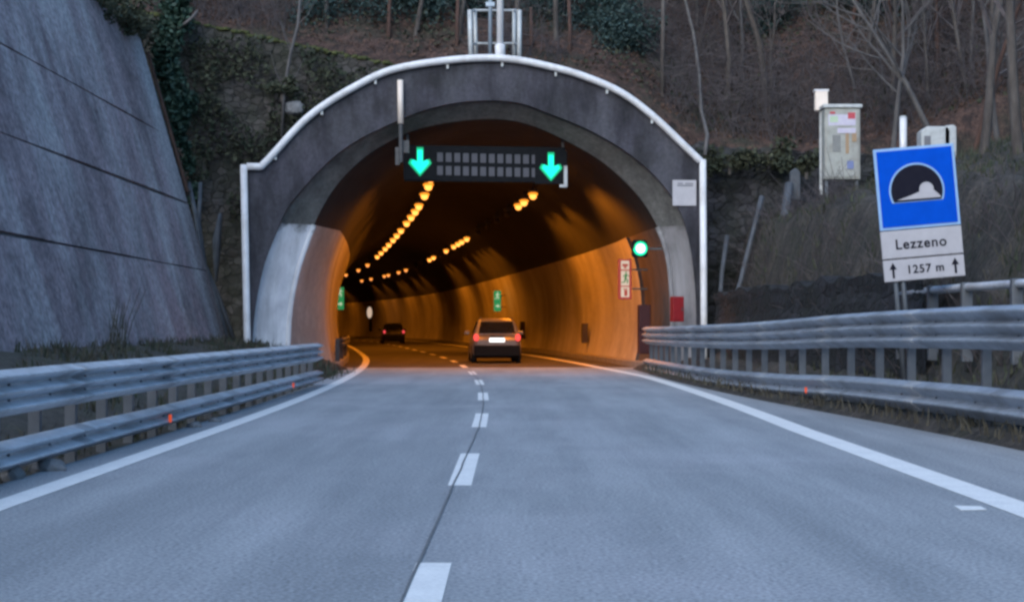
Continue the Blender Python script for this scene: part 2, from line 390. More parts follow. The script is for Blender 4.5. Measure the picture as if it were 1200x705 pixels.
for j in range(86):
    Y = WALLY+.05+j*.55+max(0, j-50)*.25
    rows.append([Vector((X*1.0, Y, hill(X, Y))) for X in [-40+i*.6 for i in range(150)]])
fr = rows[0]
rows.insert(0, [Vector((p.x, p.y, (max(p.z-1.2, 7.75) if p.z > 8.2 else p.z-.4) if -7.6 < p.x < 5.6 else -.3)) for p in fr])
m = MB(); m.grid(rows); tag(m.build('hillside', M['litter'], smooth=True), 'steep wooded hillside covered in brown leaf litter above the tunnel', kind='structure')
rows = []
for j in range(118):
    Y = -8+j*.49
    row = []
    xa = sm(rail_r, Y)[0]-.30
    for i in range(60):
        X = xa+(i*.22 if i < 30 else 6.6+(i-30)*1.0)
        n = (nz(X, Y, .5, .30)+nz(X, Y, 1.6, .13)+.22*noise.noise((X*3.1, Y*.9, 1)))*min(1, i/5)
        row.append(Vector((X, Y, -.03 if i == 0 else bank(X, Y)+n)))
    rows.append(row)
m = MB(); m.grid(rows); tag(m.build('bank', M['bank'], smooth=True), 'rough grassy bank rising behind the right guard rail', kind='structure')
rows = []
for i in range(49):
    a = math.pi*(.93+1.14*i/48)
    row = []
    for j, (r, z) in enumerate(((48, -.3), (62, 9), (80, 22), (105, 36), (140, 46), (190, 52))):
        q = z*(.8+.35*noise.noise((math.cos(a)*2, math.sin(a)*2, j*.3)))
        row.append(Vector((r*1.0*math.cos(a), r*1.15*math.sin(a)-6, q if j else z)))
    rows.append(row)
m = MB(); m.grid(rows); tag(m.build('blocker_hills', M['litter'], smooth=True), 'unseen wooded slopes added behind the camera to cut low sky light', kind='structure')  # unseen ring behind the camera, added to reduce frontal sky light
# slope above and behind the left retaining wall
rows = []
for j in range(60):
    Y = -8+j
    rows.append([Vector((-11.0-i*.8, Y, 9.55+.75*i*.8*.9+(nz(i, Y, .5, .35) if i else 0)-(.25 if i == 0 else 0))) for i in range(26)])
m = MB(); m.grid(rows, flip=True); tag(m.build('upper_slope', M['litter'], smooth=True), 'brown slope above the tall concrete wall', kind='structure')

# ------------------------------------------------------------------ tunnel
tun = thing('tunnel', 'concrete road tunnel with arched portal, white painted lower walls and sooty vault', 'tunnel', (-1, 46.5, 0))
def FY(X): return 46.3+.09*(X+.9)
def atf(px, py, d=0.0):
    Y = 46.3
    for _ in range(4):
        p = at(px, py, Y); Y = FY(p.x)+d
    return at(px, py, Y)
def resample(pts, n):
    L = [0]
    for a, b in zip(pts, pts[1:]): L.append(L[-1]+(Vector(b)-Vector(a)).length)
    out = []
    for k in range(n):
        s = L[-1]*k/(n-1); i = 0
        while i < len(L)-2 and L[i+1] < s: i += 1
        t = (s-L[i])/max(1e-9, L[i+1]-L[i]); out.append(Vector(pts[i]).lerp(Vector(pts[i+1]), t))
    return out
def smooth_px(pts, it=2):
    for _ in range(it):
        q = [pts[0]]
        for a, b in zip(pts, pts[1:]): q += [(a[0]*.75+b[0]*.25, a[1]*.75+b[1]*.25), (a[0]*.25+b[0]*.75, a[1]*.25+b[1]*.75)]
        pts = q+[pts[-1]]
    return pts
ARCH = [(306, 195), (318, 183), (347, 150), (368, 131), (392, 115), (420, 99), (452, 83), (490, 75), (530, 70), (560, 68), (585, 68), (612, 71), (640, 77), (670, 84.5), (697, 94), (720, 104), (739, 115), (768, 138), (793, 162), (821, 189)]
OUT_L = [(289, 446), (289, 197), (304, 196)]; OUT_R = [(823, 191), (824, 440)]
FAC_O = OUT_L+smooth_px(ARCH, 1)+OUT_R
LIP_O = [(295, 446), (295.5, 400), (299, 359), (309, 310), (322, 278), (334, 250), (347, 232), (383, 192), (418, 166), (463, 145), (497, 131), (530, 123), (562, 120), (590, 120), (615, 124), (640, 134), (682, 150), (725, 173), (759, 199), (782, 224), (800, 254), (810, 292), (815, 340), (816, 378), (816, 440)]
LIP_I = [(337, 446), (338, 400), (340, 359), (350, 312), (360, 285), (372, 252), (395, 214), (429, 181), (470, 158), (500, 148), (535, 142), (562, 139.5), (590, 139.5), (615, 144), (640, 153), (697, 182), (733, 212), (757, 240), (773, 270), (783, 300), (787, 339), (788, 378), (788, 440)]
NW, NV = 12, 72
def split(pts3, zc=4.22):
    """left wall / vault / right wall, split at height zc, resampled to fixed counts"""
    a = next(i for i, p in enumerate(pts3) if p.z > zc); b = next(i for i in range(len(pts3)-1, -1, -1) if pts3[i].z > zc)
    def cut(p, q): t = (zc-p.z)/(q.z-p.z); return p.lerp(q, t)
    ca = cut(pts3[a-1], pts3[a]); cb = cut(pts3[b+1], pts3[b])
    return resample(pts3[:a]+[ca], NW), resample([ca]+pts3[a:b+1]+[cb], NV), resample([cb]+pts3[b+1:], NW)
fo = resample([atf(x, y) for x, y in FAC_O], 200); fi = resample([atf(x, y-2.5 if y < 300 else y) for x, y in smooth_px(LIP_O, 2)], 200)
def back(ps, d): return [Vector((p.x-.09*d, p.y+d, p.z)) for p in ps]
m = MB()
m.grid([[a.lerp(b, t) for t in (0, .25, .5, .75, 1)] for a, b in zip(fo, fi)])
so_ = split([atf(x, y, .32) for x, y in smooth_px(LIP_O, 2)]); si_ = split([atf(x, y, 1.0) for x, y in smooth_px(LIP_I, 2)])
m.grid([[b, c] for b, c in zip(fi, resample(so_[0]+so_[1][1:]+so_[2][1:], 200))])
m.grid([[b, c] for b, c in zip(back(fo, 3.3), fo)])
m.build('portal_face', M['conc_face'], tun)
m = MB(); m.grid([[a, b] for a, b in zip(so_[1], si_[1])]); m.build('portal_lip', M['conc_lip'], tun, smooth=True)
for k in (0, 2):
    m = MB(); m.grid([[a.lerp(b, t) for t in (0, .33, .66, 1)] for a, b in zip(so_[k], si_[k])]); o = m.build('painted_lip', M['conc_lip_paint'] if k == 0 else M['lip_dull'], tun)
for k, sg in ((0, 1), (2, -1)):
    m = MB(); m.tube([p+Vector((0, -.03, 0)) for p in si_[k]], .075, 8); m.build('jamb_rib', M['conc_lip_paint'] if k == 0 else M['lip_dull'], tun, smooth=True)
CEN, HW, ZC, HV = .8, 5.2, 1.8, 5.55
def section(Y):
    pts = []
    for i in range(121):
        a = math.pi+.335-(math.pi+.67)*i/120
        pts.append(rp(Y, CEN+HW*math.cos(a), ZC+HV*math.sin(a)))
    return split(pts)
secs = [si_]
s0 = section(TUN0)
for t in (.33, .67):
    secs.append(tuple([a.lerp(b, t) for a, b in zip(A, B)] for A, B in zip(si_, s0)))
Y = TUN0
while Y < TUN1:
    secs.append(section(Y)); Y += 3.0
ends = secs[-1]
def joined(k, name, mt):
    m = MB(); m.grid([s[k] for s in secs], flip=True); return m.build(name, mt, tun, smooth=True)
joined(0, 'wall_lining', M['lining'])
i53 = next(i for i, q in enumerate(secs) if q[2][0].y > 52.6 and i > 2); s53 = secs[i53]
m = MB(); m.grid([q[2] for q in secs[:i53+1]], flip=True); m.build('portal_wall', M['conc_dark'], tun, smooth=True)  # unpainted concrete, darkened to give the unlit strip before the lamps
nx_ = next(q[2] for q in secs if q[2][0].y > 53 and q is not s53 and q[2][0].y > s53[2][0].y+1)
m = MB(); m.grid([s53[2], [p+Vector((-.10, .02, 0)) for p in s53[2]]]); q0 = s53[2][0]; m.add([q0+Vector((.02, 0, .0)), q0+Vector((-.10, .02, 0)), nx_[0]+Vector((0, .1, 0)), q0+Vector((.02, .02, .25))], [(0, 1, 2), (0, 2, 3)]); m.build('lining_edge', M['conc_dark'], tun)
m = MB(); m.grid([[p+Vector((-.10, .02, 0)) for p in s53[2]]]+[q[2] for q in secs[i53+1:]], flip=True); m.build('wall_lining', M['lining'], tun, smooth=True)
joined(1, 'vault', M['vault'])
m = MB(); allp = ends[0]+ends[1]+ends[2]; m.add(allp, [tuple(range(len(allp)))]); m.build('light_block_cap', M['vault'], tun)  # unseen cap added to block daylight at the far end
# white painted ring edges on both jambs (line between lip and lining), and lining joints (rings of the formwork)
for Yj in [54+6*i for i in range(30)]:
    s = section(Yj)
    for side, sg in ((0, 1), (2, -1)):
        pts = [p+Vector((sg*.012, 0, 0)) for p in s[side]]
        pts2 = [p+Vector((0, .05, 0)) for p in pts]
        m = MB(); m.grid([pts, pts2]); m.build('lining_joint', M['groove'], tun)
for sgn, o0, o1 in ((-1, -3.9, -4.6), (1, 5.35, 6.1)):
    rows = []
    Y = 49.0
    while Y < TUN1:
        rows.append([rp(Y, o0, -.02), rp(Y, o0, .17), rp(Y, o1, .19)]); Y += 2
    m = MB(); m.grid(rows, flip=sgn < 0); m.build('kerb', M['kerb'], tun)
# ------------------------------------------------------------------ stone walls by the portal
def wall_grid(name, mt, base, top_fn, nx, nzv, p0, p1, thick, lab, cat, amp=.12):
    rows = []; d = (p1-p0); nrm = Vector((d.y, -d.x, 0)).normalized()
    t_ = thing(name, lab, cat, (p0.x, p0.y, 0))
    for j in range(nzv+1):
        row = []
        for i in range(nx+1):
            q = p0+d*(i/nx); b_ = base(q) if callable(base) else base; z = b_+(top_fn(q)-b_)*j/nzv
            row.append(Vector((q.x, q.y, z))+nrm*(amp*noise.noise((q.x*1.3, z*1.3, 1.7))+amp*.6*noise.noise((q.x*3.5, z*3.5, 5))))
        rows.append(row)
    m = MB(); m.grid(rows)
    m.grid([[p for p in rows[-1]], [p-nrm*thick for p in rows[-1]]])
    m.build('stonework', mt, t_, smooth=False)
    return t_, rows[-1], nrm
def ltop(q): return 10.75+(9.15-10.75)*(q.x+11)/7.6+.05*noise.noise((q.x*3, 0, 0))
def lbase(q):
    if q.x < -7.25: return -.2
    best = min((abs(atf(x, y).x-q.x), atf(x, y).z) for x, y in ARCHS)
    return best[1]-.75
ARCHS = smooth_px(ARCH, 2)
lw, topr, nr = wall_grid('stone_wall', M['stone_l'], lbase, ltop, 60, 70, Vector((-13.2, 49.0, 0)), Vector((-2.9, 49.15, 0)), .5,
          'dark mossy stone wall with green top edge left of the portal', 'stone wall')
m = MB()
for i, p in enumerate(topr[:-1]):
    for k in range(5):
        c = p.lerp(topr[i+1], random.random())+Vector((0, random.uniform(0, .3), random.uniform(-.02, .06)))
        m.box(c, (random.uniform(.1, .22), random.uniform(.08, .2), random.uniform(.05, .11)), Matrix.Rotation(random.random()*3, 3, 'Z'))
m.build('moss_edge', M['moss'], lw, smooth=True)
def rtop(q): return 6.75+.25*noise.noise((q.x*2, 0, 2))-.05*(q.x-6)
wall_grid('stone_wall', M['stone_r'], -.2, rtop, 60, 50, Vector((5.2, 49.0, 0)), Vector((14.5, 48.6, 0)), .5,
          'dark rough stone wall right of the portal below the brown slope', 'stone wall', .2)
def lt2(q): return 2.25+.22*noise.noise((q.x*2, q.y, 2))
wall_grid('stone_wall', M['stone_shade'], -.1, lt2, 50, 14, Vector((5.75, 46.0, 0)), Vector((7.0, 27.5, 0)), .5,
          'low stone wall at the foot of the grassy bank, darkened as shaded undercut', 'stone wall', .1)

# ------------------------------------------------------------------ left retaining wall
rwall = thing('retaining_wall', 'tall leaning grey concrete retaining wall with streaks on the left', 'retaining wall', (-8.2, 30, .8))
def rw(Y, z, d=0): return Vector((-8.0-.29*z, Y, z))+Vector((.96, 0, .28))*d
joints = [.95+1.95*i for i in range(1, 4)]
zs = [.3]
for j in joints: zs += [j-.022, j+.022]
zs.append(9.75)
m = MB()
EY = lambda z: 47.0+.25*noise.noise((z*.7, 0, 9))
ys_ = [-10+i*.75 for i in range(76)]
def jw(z, Y): return max(.0015, .024+.045*noise.noise((Y*.16, z*1.7, 3)))
def rows_at(z, sgn, d=0):
    out = []
    for Y in ys_+[None]:
        yy = min(Y if Y is not None else 99, EY(z))
        out.append(rw(yy, z+sgn*(jw(round(z), yy) if sgn else 0), d))
    return out
lv = [(.3, 0)]
for j in joints: lv += [(j, -1), (j, 1)]
lv.append((9.75, 0))
for (a, sa), (b, sb) in zip(lv[::2], lv[1::2]):
    ra, rb = rows_at(a, sa), rows_at(b, sb)
    m.grid([ra, [p.lerp(q, .5) for p, q in zip(ra, rb)], rb], flip=True)
    for z, s_ in ((a, sa), (b, sb)): m.grid([rows_at(z, s_), rows_at(z, s_, -.1)])
    m.grid([[rw(EY(z), z), rw(EY(z), z, -.6)] for z in (a, b)], flip=True)
m.grid([[rw(-10, 9.75), rw(EY(9.75), 9.75)], [rw(-10, 9.75, -.6), rw(EY(9.75), 9.75, -.6)]])
m.build('panel', M['conc_wall'], rwall)
m = MB()
for j in joints:
    m.grid([[rw(-10, j+s, -.06), rw(47, j+s, -.06)] for s in (-.05, .05)], flip=True)
m.build('joint', M['groove'], rwall)
# edge pole at the end of the wall
m = MB(); m.tube([rw(47.35, z, .03) for z in (5.2, 7, 9.3)], .05, 6)
tag(m.build('timber_pole', M['bark_red']), 'slanting brown pole along the end of the concrete wall', 'pole')

# ------------------------------------------------------------------ white pipe round the portal
wp = thing('portal_railing', 'white pipe following the arch top with a post at each side of the portal', 'pipe', (-1, 46.2, 0))
arc = [atf(x, y, -.10) for x, y in smooth_px(ARCH, 2)]
corner = [atf(289, 195, -.1), atf(304, 195.5, -.1)]
m = MB(); m.tube(corner+arc, .105, 10); m.build('arch_pipe', M['white'], wp, smooth=True)
a0, a1 = atf(285.5, 193, -.14), atf(290, 415, -.14); m = MB(); m.tube([a0, a1, Vector((a1.x, a1.y, -.1))], .10, 10); m.build('post', M['white'], wp, smooth=True)
a0, a1 = atf(823.5, 187, -.14), atf(825, 395, -.14); m = MB(); m.tube([a0, a1, Vector((a1.x, a1.y, -.1))], .10, 10); m.build('post', M['white'], wp, smooth=True)
for k in range(6, len(arc)-4, 9):
    p = arc[k]; m = MB(); m.box(p+Vector((0, .08, -.12)), (.06, .16, .22)); m.build('bracket', M['palegrey'], wp)
# mast and cage over the crown
mast = thing('antenna_mast', 'white pole rising from the crown of the portal arch', 'mast', atf(586, 66, .25))
b0 = atf(586, 70, .05)
m = MB(); m.tube([b0, b0+Vector((0, 0, 6))], .10, 10); m.build('pole', M['white'], mast, smooth=True)
m = MB(); m.tube([b0+Vector((0, 0, -.05)), b0+Vector((0, 0, .42)), b0+Vector((0, 0, .44))], [.15, .15, .11], 10); m.build('base_sleeve', M['white'], mast, smooth=True)
mast2 = thing('cable_pole', 'thin grey blue pole with small clamp beside the white mast', 'pole', atf(574.5, 66, .5))
b1 = atf(574.5, 68, .5)
m = MB(); m.tube([b1+Vector((0, 0, -.2)), b1+Vector((0, 0, 5))], .055, 8); m.build('pole', M['greyblue'], mast2, smooth=True)
m = MB(); m.box(b1+Vector((0, 0, 1.55)), (.26, .14, .12)); m.build('clamp', M['greyblue'], mast2)
cage = thing('platform_cage', 'open pale metal frame of four posts on top of the portal', 'frame', atf(579, 66, .8))
cs = {}
for nm, px, d in (('a', 550.5, .3), ('b', 608.5, .3), ('c', 556.5, 1.9), ('e', 602.5, 1.9)):
    top = atf(px, 12 if d < 1 else 11, d); bot = atf(px+(1.5 if px < 560 else 0), 70, d); bot.z -= .2; cs[nm] = (top, bot)
    m = MB(); m.tube([bot, top], .07 if d < 1 else .06, 8); m.build('post', M['palegrey'], cage, smooth=True)
for u, v in (('c', 'e'), ('a', 'c'), ('b', 'e')):
    for f in (.02, .60):
        m = MB(); m.tube([cs[u][0].lerp(cs[u][1], f), cs[v][0].lerp(cs[v][1], f)], .035, 6); m.build('rail', M['palegrey'], cage)

# ------------------------------------------------------------------ overhead lane sign
SY = 47.4
os_ = thing('overhead_lane_sign', 'black overhead sign with two green down arrows and unlit matrix', 'lane sign', at(569, 192, SY), (0, 0, .12))
ko = 47.4/1900
Wd, Hd = 190*ko, 42*ko
m = MB(); m.box((0, .18, 0), (Wd, .3, Hd)); m.build('housing', M['dark'], os_, local=True, bevel=.02)
tilt = Matrix.Rotation(R(1.2), 4, 'Y')
def led(px, py):
    u = (px-569)*ko; v = -(py-192)*ko; return u, v
mled = None
for r_, yy in enumerate((185.5, 201)):
    for c_ in range(12):
        u, v = led(515.5+c_*10.15, yy+(c_-6)*.12)
        m = MB(); m.box((0, 0, 0), (6.7*ko, .03, 10.6*ko))
        if mled is None:
            mled = m.build('matrix_module', M['led_off'], os_, local=True); mled.location = (u, .02, v)
        else:
            c = mled.copy(); COL.objects.link(c); c.parent = os_; c.location = (u, .02, v)
arr = [(-.09, .42), (.09, .42), (.09, .02), (.26, .09), (.32, -.03), (.0, -.40), (-.32, -.03), (-.26, .09), (-.09, .02)]
for px, py in ((492, 191), (646.5, 195)):
    u, v = led(px, py)
    m = MB(); m.box((u, .015, v), (.95, .03, .98)); pn = m.build('arrow_panel', M['dark'], os_, local=True)
    s = .94
    m = MB(); m.prism([(a*s*1.13, b*s*1.1) for a, b in arr], (u, -.004, v), (1, 0, 0), (0, 0, 1), (0, -1, 0), .012); m.build('arrow_rim', M['green_edge'], pn, local=True)
    m = MB(); m.prism([(a*s*.88, b*s*.9) for a, b in arr], (u, -.02, v), (1, 0, 0), (0, 0, 1), (0, -1, 0), .012); m.build('arrow', M['green_arrow'], pn, local=True, bevel=.02)
for px in (478, 662):
    u, v = led(px, 175); m = MB(); m.box((u, .25, v+.45), (.07, .07, 1.1)); m.build('hanger', M['darkgrey'], os_, local=True)
u, v = led(663, 205); m = MB(); m.box((u+.02, -.01, v-.02), (.10, .06, .62)); m.box((u-.06, -.01, v-.3), (.2, .06, .08)); m.build('side_bracket', M['palegrey'], os_, local=True)
vb = thing('support_bracket', 'pale upright bar over the left arch edge with grey lower bracket', 'bracket', atf(469.5, 146, -.12))
m = MB(); m.tube([atf(469.5, 145, -.16), atf(469, 94, -.16)], .085, 8); m.build('upright', M['warmwhite'], vb, smooth=True)
m = MB(); m.tube([atf(470, 190, -.1), atf(469.5, 145, -.16)], .06, 6)
m.box(atf(475, 172, 0), (.22, .12, .35)); m.box(atf(466, 183, 0), (.12, .12, .5)); m.build('lower_bracket', M['darkgrey'], vb)

# ------------------------------------------------------------------ ceiling lamps
lamp0 = None; lampoff = None
def lamp_meshes(lit):
    h = MB(); h.box((0, 0, .20), (.30, .5, .10)); h.box((0, 0, .42), (.06, .06, .4))
    return h
def disc(MBx, c, rx, ry, rz, n=14):
    q = 8
    vs = [Vector((c[0]+rx*math.sin(math.pi*i/q)*math.cos(TAU*j/n), c[1]+ry*math.sin(math.pi*i/q)*math.sin(TAU*j/n), c[2]+rz*math.cos(math.pi*i/q))) for i in range(1, q) for j in range(n)]+[Vector((c[0], c[1], c[2]+rz)), Vector((c[0], c[1], c[2]-rz))]
    fs = [(i*n+j, i*n+(j+1) % n, (i+1)*n+(j+1) % n, (i+1)*n+j) for i in range(q-2) for j in range(n)]
    fs += [(j, (j+1) % n, (q-1)*n) for j in range(n)]+[((q-2)*n+j, (q-2)*n+(j+1) % n, (q-1)*n+1) for j in range(n)]
    MBx.add(vs, fs)
def make_lamp(kind, label):
    t = thing('ceiling_lamp', label, 'lamp', (0, 0, 0), group='lamps along the tunnel ceiling')
    lamp_meshes(1).build('housing', M['darkgrey'], t, local=True)
    m = MB()
    disc(m, (0, 0, 0), .14, .185, .14)
    m.build('lens', {'on': M['lamp_on'], 'far': M['lamp_far'], 'off': M['lamp_off']}[kind], t, local=True, smooth=True)
    if kind != 'off':
        m = MB(); n = 14
        vs = []
        for rr, zz in ((.15, .12), (.19, .10), (.19, .05), (.15, .04)):
            vs += [Vector((rr*math.cos(TAU*j/n), rr*1.25*math.sin(TAU*j/n), zz)) for j in range(n)]
        m.add(vs, [(i*n+j, i*n+(j+1) % n, (i+1)*n+(j+1) % n, (i+1)*n+j) for i in range(3) for j in range(n)])
        m.build('lens_rim', M['lamp_rim'], t, local=True, smooth=True)
    return t
LEFT = [52.8, 55.2, 58.3, 62.5, 68, 71.3, 75, 79.3, 85.3, 90, 94.6, 100, 105, 111, 117, 133, 145, 158, 200, 214, 228]
LEFT_OFF = [126]
RIGHT = [53.4, 54.8, 62, 65.4, 67.6, 92.8, 96, 98.5, 101.6, 107.4, 118, 121.7, 144, 150, 158, 161, 170.6, 177, 196, 208, 220, 234, 246]
RIGHT_OFF = [72, 76.5, 81, 86, 112.5, 129, 135]
protos = {}
def spot(Y, off, power):
    ld = bpy.data.lights.new('lamp_light', 'SPOT'); ld.energy = power; ld.color = (1, .27, .012); ld.spot_size = R(150); ld.spot_blend = .35; ld.shadow_soft_size = .2
    lo = bpy.data.objects.new('lamp_light', ld); COL.objects.link(lo); lo.location = rp(Y, off, 5.95); lo.rotation_euler = (0, R(13) if off < 0 else R(-13), math.atan(rcs(Y)[1]))
    return lo
LP = 62
for off, lst, off_l, side in ((-1.0, LEFT, LEFT_OFF, 'left'), (3.15, RIGHT, RIGHT_OFF, 'right')):
    for Y in lst+off_l:
        k = 'off' if Y in off_l else ('on' if Y < 128 else 'far')
        if k not in protos:
            protos[k] = make_lamp(k, ''); o = protos[k]
        else: o = copy_tree(protos[k])
        o.location = rp(Y, off, 6.3); o.rotation_euler = (0, 0, math.atan(rcs(Y)[1]))
        if k == 'off': lab = 'unlit lamp in the gap of the %s ceiling row' % side
        elif k == 'far': lab = 'small far glowing lamp at the end of the %s ceiling row' % side
        else: lab = 'glowing orange lamp in the %s ceiling row of the tunnel' % side
        if Y > 190: lab = 'lamp far round the bend of the %s ceiling row, hidden by the wall' % side
        if side == 'left' and Y == 58.3: lab = 'nearest glowing lamp right below the left green arrow'
        if side == 'right' and Y == 62: lab = 'glowing lamp below and left of the right green arrow'
        if side == 'right' and 63 < Y < 70: lab = 'glowing lamp of the close pair behind the one under the right arrow'
        if Y < 57.5 or (side == 'right' and Y < 60): lab = 'glowing lamp at the %s hidden behind the overhead sign' % side
        o['label'] = lab
        if k != 'off': spot(Y, off, LP*((2.1 if Y < 60 else 1.7) if side == 'right' and Y < 66 else 1.15) if Y < 130 else LP*.8)

# ------------------------------------------------------------------ things on the tunnel walls
def flag(px, py, Y, w_, h_, name, lab, cat, rz=0.0):
    return thing(name, lab, cat, at(px, py, Y), (0, 0, rz))
MAN = [[(-.05, .62), (.08, .62), (.08, .75), (-.05, .75)], [(-.12, .18), (.06, .15), (.14, .55), (-.04, .58)], [(.06, .5), (.32, .38), (.30, .30), (.08, .40)],
       [(-.08, .5), (-.28, .32), (-.22, .27), (-.04, .42)], [(-.02, .2), (.22, .02), (.18, -.28), (.08, -.28), (.10, -.02), (-.10, .16)], [(-.10, .2), (-.16, -.12), (-.40, -.16), (-.38, -.25), (-.06, -.20), (.02, .18)]]
for px, py, Y, lab in ((398.5, 349.5, 88, 'lit green exit sign sticking out of the left tunnel wall'), (583, 352.5, 96.5, 'lit green exit sign on the right tunnel wall above the silver car')):
    t = flag(px, py, Y, 0, 0, 'exit_sign', lab, 'exit sign', .12)
    m = MB(); m.box((0, .06, 0), (.42, .12, 1.22)); bx = m.build('light_box', M['exit_green'], t, local=True, bevel=.02)
    m = MB()
    for poly in MAN: m.prism([(a*.45, b*.45+.22) for a, b in poly], (0, -.004, 0), (1, 0, 0), (0, 0, 1), (0, -1, 0), .008)
    m.build('running_figure', M['exit_white'], bx, local=True)
    m = MB(); m.prism([(-.11, -.25), (.02, -.25), (.02, -.17), (.14, -.3), (.02, -.43), (.02, -.35), (-.11, -.35)], (0, -.004, 0), (1, 0, 0), (0, 0, 1), (0, -1, 0), .008)
    m.build('arrow', M['exit_white'], bx, local=True)
    s = -1 if px < 500 else 1
    for z in (.35, -.35): m = MB(); m.box((s*.34, .06, z), (.3, .05, .05)); m.build('bracket', M['darkgrey'], t, local=True)
# three panel emergency sign
t = flag(732.5, 327, 50.6, 0, 0, 'emergency_sign', 'tall red and white lit emergency sign with three panels on the right wall', 'sign', .1)
m = MB(); m.box((0, .06, 0), (.42, .12, 1.26)); m.build('case', M['info_red'], t, local=True, bevel=.015)
for zc, hh, mt, nm in ((.44, .27, 'info_white', 'top_panel'), (.03, .46, 'info_white', 'middle_panel'), (-.40, .32, 'info_white', 'bottom_panel')):
    m = MB(); m.box((0, -.004, zc), (.26, .02, hh)); pn = m.build(nm, M[mt], t, local=True)
    m = MB()
    if nm == 'top_panel':
        m.box((0, -.02, zc+.0), (.18, .012, .07)); m.box((0, -.02, zc-.07), (.08, .012, .06)); g_ = 'info_red'
    elif nm == 'middle_panel':
        for poly in MAN: m.prism([(a*.36, b*.36+zc-.06) for a, b in poly], (.02, -.016, 0), (1, 0, 0), (0, 0, 1), (0, -1, 0), .008)
        g_ = 'info_green'
    else:
        m.box((.02, -.02, zc-.03), (.10, .012, .18)); m.box((.0, -.02, zc+.09), (.14, .012, .03)); g_ = 'info_red'
    m.build('pictogram', M[g_], pn, local=True)
for z in (.3, -.3): m = MB(); m.box((.45, .08, z), (.55, .05, .05)); m.build('bracket', M['darkgrey'], t, local=True)
# green signal
t = flag(750.5, 291, 47.6, 0, 0, 'signal_light', 'round green signal light glowing at the right tunnel mouth', 'traffic light', .08)
def lens(r0, r1, y0, y1, n=20):
    m = MB(); vs = [Vector((r*math.cos(TAU*j/n), y, r*math.sin(TAU*j/n))) for r, y in ((r0, y0), (r1, y1)) for j in range(n)]+[Vector((0, y1-.01, 0))]
    m.add(vs, [(j, (j+1) % n, n+(j+1) % n, n+j) for j in range(n)]+[(n+j, n+(j+1) % n, 2*n) for j in range(n)]); return m
m = MB(); m.box((0, .15, 0), (.46, .25, .50)); m.build('housing', M['dark'], t, local=True, bevel=.05)
ln = lens(.21, .20, .02, -.02).build('lens', M['green_lens'], t, local=True)
lens(.14, .13, -.03, -.05).build('glowing_core', M['green_core'], ln, local=True)
m = MB(); n = 16
m.add([Vector((.215*math.cos(math.pi*j/n), y, .215*math.sin(math.pi*j/n))) for y in (.03, -.2) for j in range(n+1)], [(j, j+1, n+2+j, n+1+j) for j in range(n)])
m.build('hood', M['dark'], t, local=True)
m = MB(); m.box((.5, .2, 0), (.75, .06, .06)); m.build('bracket', M['darkgrey'], t, local=True)
# plate on the portal face
p = atf(802, 226, -.04)
t = thing('notice_plate', 'square white notice plate with faint grey print on the portal face', 'sign', p, (0, 0, .09))
m = MB(); m.box((0, 0, 0), (28*.0246, .02, 30*.0246)); pl = m.build('plate', M['sign_white'], t, local=True)
m = MB()
for z, x, w_ in ((.27, -.12, .16), (.27, .14, .24), (.21, .02, .46)): m.box((x, -.014, z), (w_, .006, .035))
m.build('print', M['sign_grey'], pl, local=True)
# red boxes
t = thing('fire_cabinet', 'bright red fire box on the right jamb of the portal', 'fire box', at(795, 362, 46.2), (0, 0, .3))
m = MB(); m.box((0, .1, 0), (.34, .24, .72)); bx = m.build('case', M['red'], t, local=True, bevel=.015)
m = MB(); m.box((0, -.03, 0), (.28, .012, .62)); m.build('door', M['red'], t, local=True); m = MB(); m.box((.10, -.045, 0), (.03, .02, .09)); m.build('handle', M['darkgrey'], t, local=True)
t = thing('hose_cabinet', 'dull dark red hose cabinet just inside the right tunnel mouth', 'hose cabinet', rp(49.2, 5.42, 1.2), (0, 0, .1))
m = MB(); m.box((0, .15, 0), (.36, .34, 1.5)); m.build('case', M['red_dark'], t, local=True, bevel=.02)
m = MB(); m.box((0, -.03, 0), (.30, .014, 1.35)); m.build('door', M['red_dark'], t, local=True); m = MB(); m.box((-.14, -.045, 0), (.03, .02, .14)); m.build('handle', M['dark'], t, local=True)
for Y, h_, lab in ((87.5, .95, 'narrow dark call box on the right wall behind the silver car'), (66, .8, 'small dark box low on the right tunnel wall near the portal')):
    pz = rp(Y, 5.72, .62+h_/2)
    t = thing('call_box', lab, 'call box', pz, (0, 0, math.atan(rcs(Y)[1])))
    m = MB(); m.box((0, 0, 0), (.24, .4, h_)); m.build('case', M['conc_dark'], t, local=True, bevel=.02); m = MB(); m.box((-.13, 0, .05), (.012, .3, h_*.6)); m.build('door', M['darkgrey'], t, local=True)
# far white marker on the right wall
t = thing('marker_sign', 'far white oval sign above a dark stand in the tunnel bend', 'sign', at(433, 366, 176), (0, 0, .3))
m = MB(); m.prism([(.28*math.cos(TAU*i/16), .62*math.sin(TAU*i/16)) for i in range(16)], (0, 0, 0), (1, 0, 0), (0, 0, 1), (0, -1, 0), .04); m.build('face', M['info_white'], t, local=True)  # low glow added to keep the face white under orange lamps
m = MB(); m.box((.15, .1, -1.3), (.35, .1, 1.5)); m.build('stand', M['dark'], t, local=True)

